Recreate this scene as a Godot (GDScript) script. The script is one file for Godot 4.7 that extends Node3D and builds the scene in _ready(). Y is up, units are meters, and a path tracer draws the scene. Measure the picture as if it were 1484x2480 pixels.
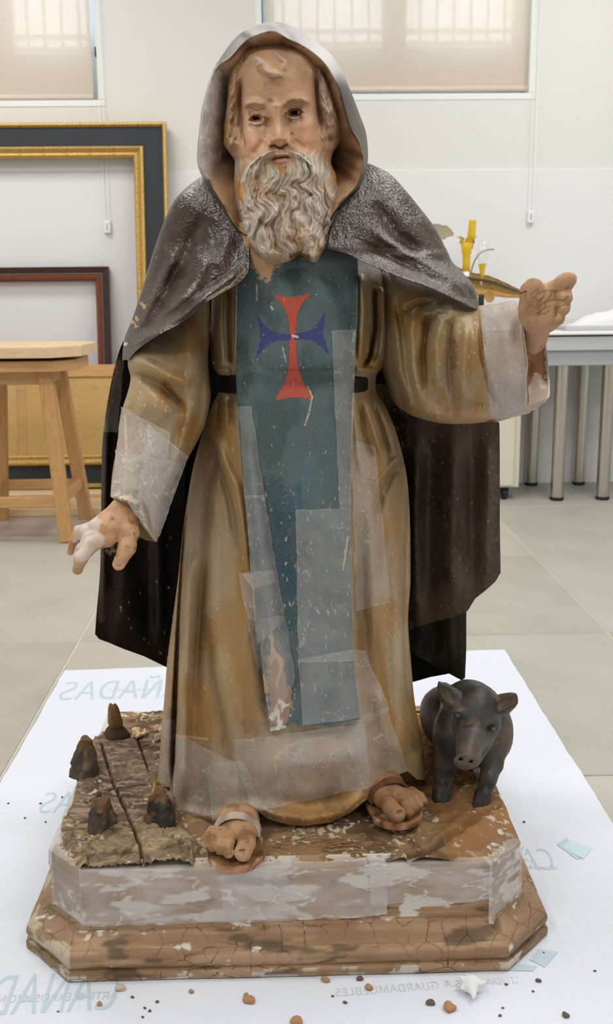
extends Node3D

# ---------------------------------------------------------------- measuring
const FOCAL := 2450.0
const EYE := Vector3(0, 1, 0)
var look := Basis.from_euler(Vector3(deg_to_rad(-12.43), deg_to_rad(-1.33), deg_to_rad(-0.6)))

func at(x: float, y: float, d: float) -> Vector3:      # the point seen at (x, y) that lies d metres behind the lens plane z = 0
	var r := look * Vector3((x - 742.0) / FOCAL, -(y - 1240.0) / FOCAL, -1.0)
	return EYE + r * (-d / r.z)

func on(x: float, y: float, h := 0.0) -> Vector3:      # the point of the level plane h seen at (x, y)
	var r := look * Vector3((x - 742.0) / FOCAL, -(y - 1240.0) / FOCAL, -1.0)
	return EYE + r * ((h - EYE.y) / r.y)

func rgb(r: float, g: float, b: float) -> Color:       # a colour as photographed, as a linear value
	return Color(r / 255.0, g / 255.0, b / 255.0).srgb_to_linear()

func srgb(r: float, g: float, b: float) -> Color:
	return Color(r / 255.0, g / 255.0, b / 255.0)

# ---------------------------------------------------------------- naming
var used := {}
var rng := RandomNumberGenerator.new()

func numbered(n: String) -> String:
	used[n] = used.get(n, 0) + 1
	return n if used[n] == 1 else "%s_%03d" % [n, used[n] - 1]

func tag(o: Node3D, label: String, category: String, group := "") -> Node3D:
	o.set_meta("label", label)
	o.set_meta("category", category)
	if group:
		o.set_meta("group", group)
	return o

func thing(called: String, label: String, category: String, where := Vector3.ZERO, group := "") -> Node3D:
	var o := Node3D.new()
	o.name = numbered(called)
	add_child(o)
	o.position = where
	return tag(o, label, category, group)

func put(called: String, m: Mesh, material: Material, parent: Node3D = null, label := "") -> MeshInstance3D:
	# a mesh whose points are given in the room's own metres
	var o := MeshInstance3D.new()
	o.name = called if parent else numbered(called)
	o.mesh = m
	o.material_override = material
	(parent if parent else self).add_child(o, true)
	if parent:
		o.position = -whole(parent)
	if label:
		o.set_meta("label", label)
	return o

func whole(o: Node3D) -> Vector3:
	var p := Vector3.ZERO
	var n: Node = o
	while n is Node3D and n != self:
		p += n.position
		n = n.get_parent()
	return p

func struct(called: String, m: Mesh, material: Material) -> MeshInstance3D:
	var o := put(called, m, material)
	o.set_meta("kind", "structure")
	return o

# ---------------------------------------------------------------- plain shapes
func start() -> SurfaceTool:
	var st := SurfaceTool.new()
	st.begin(Mesh.PRIMITIVE_TRIANGLES)
	return st

func done(st: SurfaceTool) -> ArrayMesh:
	st.generate_normals()
	return st.commit()

func quad(st: SurfaceTool, a: Vector3, b: Vector3, c: Vector3, d: Vector3) -> void:   # counter-clockwise seen from its front
	for v in [a, c, b, a, d, c]:
		st.add_vertex(v)

func hexa(st: SurfaceTool, p: Array, group := -1) -> void:     # eight corners: bottom four, then top four, counter-clockwise from above
	st.set_smooth_group(group)
	quad(st, p[3], p[2], p[1], p[0])
	quad(st, p[4], p[5], p[6], p[7])
	for k in 4:
		var n := (k + 1) % 4
		quad(st, p[k], p[n], p[4 + n], p[4 + k])

func box(st: SurfaceTool, lo: Vector3, hi: Vector3) -> void:
	hexa(st, [Vector3(lo.x, lo.y, hi.z), Vector3(hi.x, lo.y, hi.z), Vector3(hi.x, lo.y, lo.z), Vector3(lo.x, lo.y, lo.z),
		Vector3(lo.x, hi.y, hi.z), Vector3(hi.x, hi.y, hi.z), Vector3(hi.x, hi.y, lo.z), Vector3(lo.x, hi.y, lo.z)])

func bevelled(st: SurfaceTool, lo: Vector3, hi: Vector3, b := 0.004, turn := Transform3D()) -> void:   # a box with its twelve edges chamfered
	var c := (lo + hi) * 0.5
	var h := (hi - lo) * 0.5
	b = minf(b, minf(h.x, minf(h.y, h.z)) * 0.45)
	st.set_smooth_group(-1)
	var put_quad := func(q: Array):
		var n: Vector3 = (q[1] - q[0]).cross(q[2] - q[0])
		if n.dot(q[0] + q[2]) < 0.0:
			q.reverse()
		quad(st, turn * (c + q[0]), turn * (c + q[1]), turn * (c + q[2]), turn * (c + q[3]))
	for ax in 3:
		var u := (ax + 1) % 3
		var v := (ax + 2) % 3
		for s in [-1.0, 1.0]:
			var q := []
			for k in [[-1, -1], [1, -1], [1, 1], [-1, 1]]:
				var p := Vector3.ZERO
				p[ax] = s * h[ax]
				p[u] = k[0] * (h[u] - b)
				p[v] = k[1] * (h[v] - b)
				q.append(p)
			put_quad.call(q)
			for t in [-1.0, 1.0]:      # chamfer between faces ax and u
				var a1 := Vector3.ZERO
				a1[ax] = s * h[ax]; a1[u] = t * (h[u] - b); a1[v] = -(h[v] - b)
				var a2 := a1
				a2[v] = h[v] - b
				var b2 := a2
				b2[ax] = s * (h[ax] - b); b2[u] = t * h[u]
				var b1 := b2
				b1[v] = -(h[v] - b)
				put_quad.call([a1, a2, b2, b1])
	for sx in [-1.0, 1.0]:
		for sy in [-1.0, 1.0]:
			for sz in [-1.0, 1.0]:
				var p1 := Vector3(sx * h.x, sy * (h.y - b), sz * (h.z - b))
				var p2 := Vector3(sx * (h.x - b), sy * h.y, sz * (h.z - b))
				var p3 := Vector3(sx * (h.x - b), sy * (h.y - b), sz * h.z)
				if (p2 - p1).cross(p3 - p1).dot(p1) > 0.0:
					var t2 := p2
					p2 = p3
					p3 = t2
				for p in [p1, p2, p3]:
					st.add_vertex(turn * (c + p))

func bar(st: SurfaceTool, a: Vector3, b: Vector3, w: float, h: float, side := Vector3.RIGHT, bev := 0.003) -> void:   # a squared bar from a to b, w across "side"
	var ax := (b - a).normalized()
	var z := side.cross(ax).normalized()
	var x := ax.cross(z).normalized()
	bevelled(st, Vector3(-w / 2, 0, -h / 2), Vector3(w / 2, a.distance_to(b), h / 2), bev, Transform3D(Basis(x, ax, z), a))

func lathe(st: SurfaceTool, profile: Array, frame := Transform3D(), n := 24) -> void:    # Vector2(radius, height) from the bottom up, about y
	st.set_smooth_group(0)
	for k in profile.size() - 1:
		for i in n:
			var a0 := TAU * i / n
			var a1 := TAU * (i + 1) / n
			var p: Vector2 = profile[k]
			var q: Vector2 = profile[k + 1]
			quad(st, frame * Vector3(p.x * sin(a0), p.y, p.x * cos(a0)), frame * Vector3(p.x * sin(a1), p.y, p.x * cos(a1)),
				frame * Vector3(q.x * sin(a1), q.y, q.x * cos(a1)), frame * Vector3(q.x * sin(a0), q.y, q.x * cos(a0)))

func tube(st: SurfaceTool, pts: Array, radii: Array, n := 10) -> void:
	st.set_smooth_group(0)
	var rings := []
	var side := Vector3.ZERO
	for k in pts.size():
		var dir: Vector3 = (pts[mini(k + 1, pts.size() - 1)] - pts[maxi(k - 1, 0)]).normalized()
		if side == Vector3.ZERO:
			side = dir.cross(Vector3.UP if absf(dir.y) < 0.9 else Vector3.RIGHT).normalized()
		side = (side - dir * side.dot(dir)).normalized()
		var up := side.cross(dir)
		var r: float = radii[mini(k, radii.size() - 1)]
		var ring := []
		for i in n:
			var a := TAU * i / n
			ring.append(pts[k] + (side * cos(a) + up * sin(a)) * r)
		rings.append(ring)
	for k in rings.size() - 1:
		for i in n:
			var j := (i + 1) % n
			quad(st, rings[k][j], rings[k][i], rings[k + 1][i], rings[k + 1][j])
	for e in [0, rings.size() - 1]:
		for i in n:
			var j := (i + 1) % n
			for v in ([pts[e], rings[e][j], rings[e][i]] if e > 0 else [pts[e], rings[e][i], rings[e][j]]):
				st.add_vertex(v)

func smooth(pts: Array, per := 6) -> Array:            # Catmull-Rom through points
	var out := []
	for k in pts.size() - 1:
		var p0 = pts[maxi(k - 1, 0)]
		var p3 = pts[mini(k + 2, pts.size() - 1)]
		for i in per:
			out.append(pts[k].cubic_interpolate(pts[k + 1], p0, p3, float(i) / per))
	out.append(pts[-1])
	return out

func grid_mesh(p: PackedVector3Array, c: PackedColorArray, nx: int, ny: int, wrap: bool, caps := 0, flip := false) -> ArrayMesh:
	# a grid of points, rows of nx, as one smooth sheet; caps: 1 first row, 2 last row
	var nrm := PackedVector3Array()
	nrm.resize(p.size())
	var sgn := -1.0 if flip else 1.0
	for j in ny:
		var ju := maxi(j - 1, 0) * nx
		var jd := mini(j + 1, ny - 1) * nx
		var j0 := j * nx
		for i in nx:
			var il := (i + nx - 1) % nx if wrap else maxi(i - 1, 0)
			var ir := (i + 1) % nx if wrap else mini(i + 1, nx - 1)
			var n := (p[jd + i] - p[ju + i]).cross(p[j0 + ir] - p[j0 + il])
			nrm[j0 + i] = n.normalized() * sgn if n.length_squared() > 1e-20 else Vector3.BACK
	var idx := PackedInt32Array()
	var cols := nx if wrap else nx - 1
	idx.resize(cols * (ny - 1) * 6)
	var k := 0
	for j in ny - 1:
		for i in cols:
			var a := j * nx + i
			var b := j * nx + (i + 1) % nx
			var d := a + nx
			var e := b + nx
			if flip:
				idx[k] = a; idx[k + 1] = e; idx[k + 2] = b; idx[k + 3] = a; idx[k + 4] = d; idx[k + 5] = e
			else:
				idx[k] = a; idx[k + 1] = b; idx[k + 2] = e; idx[k + 3] = a; idx[k + 4] = e; idx[k + 5] = d
			k += 6
	if caps & 4:                                       # a sheet: join the front to the back along both ends
		for row in [0, ny - 1]:
			for i in nx / 2 - 1:
				var a: int = row * nx + i
				var b: int = row * nx + i + 1
				var c2: int = row * nx + nx - 2 - i
				var d: int = row * nx + nx - 1 - i
				idx.append_array([a, c2, b, a, d, c2] if (row == 0) != flip else [a, b, c2, a, c2, d])
	for cap in [1, 2]:
		if caps & cap:
			var row := 0 if cap == 1 else ny - 1
			var m := Vector3.ZERO
			for i in nx:
				m += p[row * nx + i] / nx
			var rim := p[row * nx]
			var n0 := Vector3.UP if cap == 1 else Vector3.DOWN
			var base := p.size()
			p.append(m); nrm.append(n0); c.append(c[row * nx])
			for i in nx:
				p.append(p[row * nx + i]); nrm.append(n0); c.append(c[row * nx + i])
			for i in nx:
				var a := base + 1 + i
				var b := base + 1 + (i + 1) % nx
				idx.append_array([base, b, a] if (cap == 1) != flip else [base, a, b])
	var arr := []
	arr.resize(Mesh.ARRAY_MAX)
	arr[Mesh.ARRAY_VERTEX] = p
	arr[Mesh.ARRAY_NORMAL] = nrm
	arr[Mesh.ARRAY_COLOR] = c
	arr[Mesh.ARRAY_INDEX] = idx
	var am := ArrayMesh.new()
	am.add_surface_from_arrays(Mesh.PRIMITIVE_TRIANGLES, arr)
	return am

# ---------------------------------------------------------------- materials
func plain(c: Color, rough := 0.6, metal := 0.0) -> StandardMaterial3D:      # c as sRGB
	var m := StandardMaterial3D.new()
	m.albedo_color = c
	m.roughness = rough
	m.metallic = metal
	return m

func noise(kind: int, freq: float, octaves := 4, seed_ := 1) -> FastNoiseLite:
	var n := FastNoiseLite.new()
	n.noise_type = kind
	n.frequency = freq
	n.seed = seed_
	n.fractal_octaves = octaves
	return n

func noise_tex(n: FastNoiseLite, size := 512, ramp: Gradient = null, normal := false, strength := 4.0) -> NoiseTexture2D:
	var t := NoiseTexture2D.new()
	t.width = size
	t.height = size
	t.seamless = true
	t.noise = n
	t.color_ramp = ramp
	t.as_normal_map = normal
	t.bump_strength = strength
	return t

func ramp(stops: Array) -> Gradient:                   # [offset, colour, offset, colour ...]
	var g := Gradient.new()
	var o := PackedFloat32Array()
	var c := PackedColorArray()
	for k in range(0, stops.size(), 2):
		o.append(stops[k])
		c.append(stops[k + 1])
	g.offsets = o
	g.colors = c
	return g

func bumpy(m: StandardMaterial3D, t: Texture2D, scale: float, amount: float) -> StandardMaterial3D:
	m.normal_enabled = true
	m.normal_texture = t
	m.normal_scale = amount
	m.uv1_triplanar = true
	m.uv1_scale = Vector3.ONE * scale
	return m

func painted(rough := 0.55, spec := 0.5) -> StandardMaterial3D:       # shows the colours that the mesh carries
	var m := StandardMaterial3D.new()
	m.vertex_color_use_as_albedo = true
	m.roughness = rough
	m.metallic_specular = spec
	return m

func wood(c1: Color, c2: Color, along: Vector3, rough := 0.5) -> StandardMaterial3D:
	var n := noise(FastNoiseLite.TYPE_SIMPLEX_SMOOTH, 0.012, 4, rng.randi() % 1000)
	n.domain_warp_enabled = true
	n.domain_warp_amplitude = 12.0
	n.domain_warp_frequency = 0.01
	var m := plain(Color.WHITE, rough)
	m.albedo_texture = noise_tex(n, 512, ramp([0.0, c2, 0.42, c1, 0.6, c1.lerp(c2, 0.35), 1.0, c1]))
	m.uv1_triplanar = true
	m.uv1_scale = along
	return m

# ---------------------------------------------------------------- carving: a relief grid of outline, depth and paint
class Sculpt:
	var nf: int
	var ny: int
	var swap := false
	var X := PackedFloat32Array()
	var Y := PackedFloat32Array()
	var D := PackedFloat32Array()
	var Z := PackedFloat32Array()          # depth of the two edges, blended across
	var H := PackedFloat32Array()          # roundness across, 0 at the edges
	var C := PackedColorArray()
	var lo := PackedFloat32Array()
	var hi := PackedFloat32Array()
	var back := 0.1
	var sheet := 0.0
	var grain := FastNoiseLite.new()

	static func curve(rows: Array, y: float, col: int) -> float:
		var n := rows.size()
		if y <= rows[0][0]:
			return rows[0][col]
		if y >= rows[n - 1][0]:
			return rows[n - 1][col]
		var k := 0
		while rows[k + 1][0] < y:
			k += 1
		var x0: float = rows[k][0]
		var x1: float = rows[k + 1][0]
		var a: float = rows[k][col]
		var b: float = rows[k + 1][col]
		var s := (b - a) / (x1 - x0)
		var m0 := s
		var m1 := s
		if k > 0:
			var sp: float = (a - rows[k - 1][col]) / (x0 - rows[k - 1][0])
			m0 = 0.5 * (s + sp) if s * sp > 0 else 0.0
			m0 = clampf(m0, -3 * absf(s), 3 * absf(s)) if s * sp > 0 else 0.0
		if k < n - 2:
			var sn: float = (rows[k + 2][col] - b) / (rows[k + 2][0] - x1)
			m1 = 0.5 * (s + sn) if s * sn > 0 else 0.0
			m1 = clampf(m1, -3 * absf(s), 3 * absf(s)) if s * sn > 0 else 0.0
		var h := x1 - x0
		var t := (y - x0) / h
		var t2 := t * t
		var t3 := t2 * t
		return a * (2 * t3 - 3 * t2 + 1) + b * (3 * t2 - 2 * t3) + h * (m0 * (t3 - 2 * t2 + t) + m1 * (t3 - t2))

	static func line(poly: Array, x: float) -> float:      # height of a polyline of Vector2 at x
		if x <= poly[0].x:
			return poly[0].y
		for k in poly.size() - 1:
			if x <= poly[k + 1].x:
				return lerpf(poly[k].y, poly[k + 1].y, (x - poly[k].x) / (poly[k + 1].x - poly[k].x))
		return poly[-1].y

	# rows: [along, edge 1, edge 2, depth at edge 1, depth at edge 2, swell towards the front]
	func _init(rows: Array, step: float, columns: int, o := {}) -> void:
		nf = columns
		swap = o.get("swap", false)
		back = o.get("back", 0.1)
		sheet = o.get("sheet", 0.0)
		var a0: float = rows[0][0]
		var a1: float = rows[-1][0]
		ny = int((a1 - a0) / step) + 1
		for arr in [X, Y, D, Z, H]:
			arr.resize(nf * ny)
		C.resize(nf * ny)
		C.fill(o.get("color", Color.WHITE))
		var pw: float = o.get("p", 2.2)
		var q: float = o.get("q", 0.6)
		var ol: bool = o.get("open_a", false)
		var orr: bool = o.get("open_b", false)
		var ss := PackedFloat32Array()
		var hs := PackedFloat32Array()
		for i in nf:
			var u := float(i) / (nf - 1)
			var c := 0.5 - 0.5 * cos(PI * u)
			if ol and orr:
				c = u
			elif ol:
				c = sin(PI * 0.5 * u)
			elif orr:
				c = 1.0 - cos(PI * 0.5 * u)
			var s := lerpf(u, c, 0.75)
			ss.append(s)
			var t := s
			if ol and orr:
				t = 0.5
			elif ol:
				t = 0.5 + 0.5 * s
			elif orr:
				t = 0.5 * s
			hs.append(pow(maxf(0.0, 1.0 - pow(absf(2 * t - 1), pw)), q))
		for j in ny:
			var al := lerpf(a0, a1, float(j) / (ny - 1))
			var e0 := curve(rows, al, 1)
			var e1 := curve(rows, al, 2)
			var d0 := curve(rows, al, 3)
			var d1 := curve(rows, al, 4)
			var sw := curve(rows, al, 5)
			var mn := 1e9
			var mx := -1e9
			for i in nf:
				var k := j * nf + i
				var ac := lerpf(e0, e1, ss[i])
				var aa := al
				if o.has("end"):
					var w0: float = o.end0
					if al > w0:
						aa = w0 + (al - w0) / (a1 - w0) * (line(o.end, ac) - w0)
				if o.has("top"):
					var w1: float = o.top1
					if al < w1:
						aa = w1 - (w1 - al) / (w1 - a0) * (w1 - line(o.top, ac))
				X[k] = aa if swap else ac
				Y[k] = ac if swap else aa
				Z[k] = lerpf(d0, d1, ss[i])
				H[k] = hs[i]
				D[k] = Z[k] - sw * hs[i]
				mn = minf(mn, aa)
				mx = maxf(mx, aa)
			lo.append(mn)
			hi.append(mx)
		grain.noise_type = FastNoiseLite.TYPE_SIMPLEX_SMOOTH
		grain.frequency = 0.01
		grain.fractal_octaves = 4

	func box_of(p: Array, m: float) -> Rect2:
		var r := Rect2(p[0], p[1], 0, 0)
		for k in range(2, p.size(), 2):
			r = r.expand(Vector2(p[k], p[k + 1]))
		return r.grow(m)

	# raise (amp > 0) or sink the surface along a path x, y, x, y ...; step: only the side on the right of the path rises
	func stroke(p: Array, w: float, amp: float, step := false, taper := 0.25) -> void:
		var m := w * (3.0 if step else 2.2)
		var bx := box_of(p, m)
		var y0 := bx.position.x if swap else bx.position.y
		var y1 := bx.end.x if swap else bx.end.y
		var ns := p.size() / 2 - 1
		var px := PackedFloat32Array(p)
		var len := PackedFloat32Array([0.0])
		for s in ns:
			len.append(len[s] + Vector2(px[2 * s], px[2 * s + 1]).distance_to(Vector2(px[2 * s + 2], px[2 * s + 3])))
		var total := len[ns]
		for j in ny:
			if hi[j] < y0 or lo[j] > y1:
				continue
			for i in nf:
				var k := j * nf + i
				var x := X[k]
				var y := Y[k]
				if x < bx.position.x or x > bx.end.x or y < bx.position.y or y > bx.end.y:
					continue
				var best := 1e12
				var t := 0.0
				var side := 1.0
				for s in ns:
					var ax := px[2 * s]
					var ay := px[2 * s + 1]
					var dx := px[2 * s + 2] - ax
					var dy := px[2 * s + 3] - ay
					var l2 := dx * dx + dy * dy + 1e-9
					var f := clampf(((x - ax) * dx + (y - ay) * dy) / l2, 0.0, 1.0)
					var ex := x - ax - dx * f
					var ey := y - ay - dy * f
					var d2 := ex * ex + ey * ey
					if d2 < best:
						best = d2
						t = len[s] + f * sqrt(l2)
						side = 1.0 if dx * ey - dy * ex > 0 else -1.0
				if best > m * m:
					continue
				var f2 := 1.0
				if taper > 0.0:
					var tt := t / total
					f2 = smoothstep(0.0, taper, tt) * smoothstep(0.0, taper, 1.0 - tt)
					f2 = 0.12 + 0.88 * f2
				if step:
					var dd := sqrt(best)
					D[k] -= amp * f2 * (0.5 + 0.5 * tanh(side * dd / (w * 0.3))) * exp(-best / (w * w * 1.6))
				else:
					D[k] -= amp * f2 * exp(-best / (w * w))

	func strokes(list: Array) -> void:
		for s in list:
			stroke(s[0], s[1], s[2], s[3] if s.size() > 3 else false, s[4] if s.size() > 4 else 0.25)

	func paint(p: Array, w: float, c: Color, a := 1.0, rough := 0.4) -> void:
		var m := w * 1.6
		var bx := box_of(p, m)
		var y0 := bx.position.x if swap else bx.position.y
		var y1 := bx.end.x if swap else bx.end.y
		var ns := maxi(p.size() / 2 - 1, 1)
		var px := PackedFloat32Array(p)
		if px.size() == 2:
			px.append_array([px[0] + 0.01, px[1]])
		for j in ny:
			if hi[j] < y0 or lo[j] > y1:
				continue
			for i in nf:
				var k := j * nf + i
				var x := X[k]
				var y := Y[k]
				if x < bx.position.x or x > bx.end.x or y < bx.position.y or y > bx.end.y:
					continue
				var best := 1e12
				for s in ns:
					var ax := px[2 * s]
					var ay := px[2 * s + 1]
					var dx := px[2 * s + 2] - ax
					var dy := px[2 * s + 3] - ay
					var f := clampf(((x - ax) * dx + (y - ay) * dy) / (dx * dx + dy * dy + 1e-9), 0.0, 1.0)
					var ex := x - ax - dx * f
					var ey := y - ay - dy * f
					best = minf(best, ex * ex + ey * ey)
				var dist := sqrt(best) / w + rough * grain.get_noise_2d(x * 9.0, y * 9.0)
				var f3 := a * (1.0 - smoothstep(0.55, 1.1, dist))
				if f3 > 0.0:
					C[k] = C[k].lerp(c, f3)

	func area(poly: Array, c: Color, a := 1.0, jag := 4.0, fq := 6.0) -> void:       # a filled shape with a ragged edge
		var pv := PackedVector2Array()
		for k in range(0, poly.size(), 2):
			pv.append(Vector2(poly[k], poly[k + 1]))
		var bx := box_of(poly, jag)
		for k in X.size():
			var x := X[k]
			var y := Y[k]
			if x < bx.position.x or x > bx.end.x or y < bx.position.y or y > bx.end.y:
				continue
			if jag > 0.0:
				x += jag * grain.get_noise_2d(X[k] * fq, Y[k] * fq)
				y += jag * grain.get_noise_2d(X[k] * fq + 900.0, Y[k] * fq)
			if Geometry2D.is_point_in_polygon(Vector2(x, y), pv):
				C[k] = C[k].lerp(c, a)

	func mottle(c: Color, fx: float, fy: float, from: float, to: float, a := 1.0, off := 0.0, bx := Rect2()) -> void:
		for k in X.size():
			if bx.size.x > 0.0 and not bx.has_point(Vector2(X[k], Y[k])):
				continue
			var f := a * smoothstep(from, to, grain.get_noise_2d(X[k] * fx + off, Y[k] * fy + off * 0.7))
			if f > 0.0:
				C[k] = C[k].lerp(c, f)

	func flecks(n: int, c: Color, r: Rect2, size: float, long: float, seed_: int, a := 0.85) -> void:     # small scattered losses
		var g := RandomNumberGenerator.new()
		g.seed = seed_
		for k in n:
			var x := r.position.x + r.size.x * g.randf()
			var y := r.position.y + r.size.y * g.randf()
			var l := long * g.randf_range(0.2, 1.0)
			paint([x, y, x + g.randf_range(-0.3, 0.3) * l, y + l], size * g.randf_range(0.5, 1.0), c, a, 0.8)

	func rough(amp: float, fx: float, fy: float, off := 0.0) -> void:
		for k in X.size():
			D[k] -= amp * grain.get_noise_2d(X[k] * fx + off, Y[k] * fy)

	func depth(x: float, y: float) -> float:               # depth of the surface at a place, by searching the grid
		var al := x if swap else y
		var ac := y if swap else x
		var i := nf / 2
		var j := 0
		for turn in 3:
			var a := 0
			var b := ny - 1
			while b - a > 1:
				var m := (a + b) / 2
				if (X[m * nf + i] if swap else Y[m * nf + i]) < al:
					a = m
				else:
					b = m
			j = a
			var i0 := 0
			var i1 := nf - 1
			while i1 - i0 > 1:
				var m := (i0 + i1) / 2
				if (Y[j * nf + m] if swap else X[j * nf + m]) < ac:
					i0 = m
				else:
					i1 = m
			i = i0
		var k := j * nf + i
		var u0 := Y[k] if swap else X[k]
		var u1 := Y[k + 1] if swap else X[k + 1]
		var v0 := X[k] if swap else Y[k]
		var v1 := X[k + nf] if swap else Y[k + nf]
		var fu := clampf((ac - u0) / maxf(u1 - u0, 0.001), 0.0, 1.0)
		var fv := clampf((al - v0) / maxf(v1 - v0, 0.001), 0.0, 1.0)
		return lerpf(lerpf(D[k], D[k + 1], fu), lerpf(D[k + nf], D[k + nf + 1], fu), fv)

	func build(host, caps := 3, backcol := Color(-1, 0, 0)) -> ArrayMesh:
		var nb := nf if sheet > 0.0 else maxi(6, nf / 5)
		if sheet > 0.0:
			caps = 4
		var nx := nf + nb
		var p := PackedVector3Array()
		var c := PackedColorArray()
		p.resize(nx * ny)
		c.resize(nx * ny)
		for j in ny:
			for i in nf:
				var k := j * nf + i
				p[j * nx + i] = host.at(X[k], Y[k], D[k])
				c[j * nx + i] = C[k]
			for b in nb:
				var f := float(b) / (nb - 1) if sheet > 0.0 else (b + 1.0) / (nb + 1)
				var k := j * nf + int(round((nf - 1) * (1.0 - f)))
				var dd := D[k] + sheet if sheet > 0.0 else maxf(Z[k] + back * H[k], D[k] + 0.004)
				p[j * nx + nf + b] = host.at(X[k], Y[k], dd)
				c[j * nx + nf + b] = backcol if backcol.r >= 0.0 else C[k]
		return host.grid_mesh(p, c, nx, ny, true, caps, swap)

# a piece of tissue paper pasted on a relief: four corners (clockwise from the upper left) in the relief's outline measure
func tissue(host: Sculpt, q: Array, parent: Node3D, lift := 0.0015, jag := 5.0, strength := 1.0, seed_ := 0) -> MeshInstance3D:
	var a := Vector2(q[0], q[1])
	var b := Vector2(q[2], q[3])
	var c := Vector2(q[4], q[5])
	var d := Vector2(q[6], q[7])
	var nx := clampi(int(maxf(a.distance_to(b), d.distance_to(c)) / 3.0), 6, 140)
	var ny := clampi(int(maxf(a.distance_to(d), b.distance_to(c)) / 3.0), 6, 200)
	var p := PackedVector3Array()
	var col := PackedColorArray()
	var g := host.grain
	var o := seed_ * 371.0
	for j in ny:
		for i in nx:
			var u := float(i) / (nx - 1)
			var v := float(j) / (ny - 1)
			var xy := a.lerp(b, u).lerp(d.lerp(c, u), v)
			var e := minf(minf(u, 1 - u) * nx, minf(v, 1 - v) * ny)
			xy += Vector2(g.get_noise_2d(xy.x * 1.6 + o, xy.y * 1.6), g.get_noise_2d(xy.x * 1.6, xy.y * 1.6 + o + 500.0)) * jag * 0.7 * (1.0 - smoothstep(0.0, 14.0, e))
			var r := 1.0 - absf(g.get_noise_2d(xy.x * 1.3 + o, xy.y * 1.3)) * 5.0          # creases
			var r2 := 1.0 - absf(g.get_noise_2d(xy.x * 1.9 - xy.y * 1.2 + o + 77.0, xy.y * 0.9 + xy.x * 0.8)) * 7.0
			var crease := maxf(smoothstep(0.72, 1.0, r), smoothstep(0.7, 1.0, r2))
			crease *= smoothstep(-0.05, 0.25, g.get_noise_2d(xy.x * 0.7 + o, xy.y * 0.7 + 40.0))
			var lift2 := lift + 0.0012 * crease + 0.0006 * g.get_noise_2d(xy.x * 3.0 + o, xy.y * 3.0)
			p.append(at(xy.x, xy.y, host.depth(xy.x, xy.y) - lift2))
			var al := 0.27 + 0.07 * g.get_noise_2d(xy.x * 8.0, xy.y * 8.0 + o) + 0.10 * g.get_noise_2d(xy.x * 1.5, xy.y * 1.5 + o) + 0.32 * crease + (0.12 if e < 1.0 else 0.0)
			col.append(Color(1, 1, 1, clampf(al * strength, 0.05, 0.92)))
	var m := put("tissue_patch", grid_mesh(p, col, nx, ny, false), M.tissue, parent)
	return m

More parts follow.
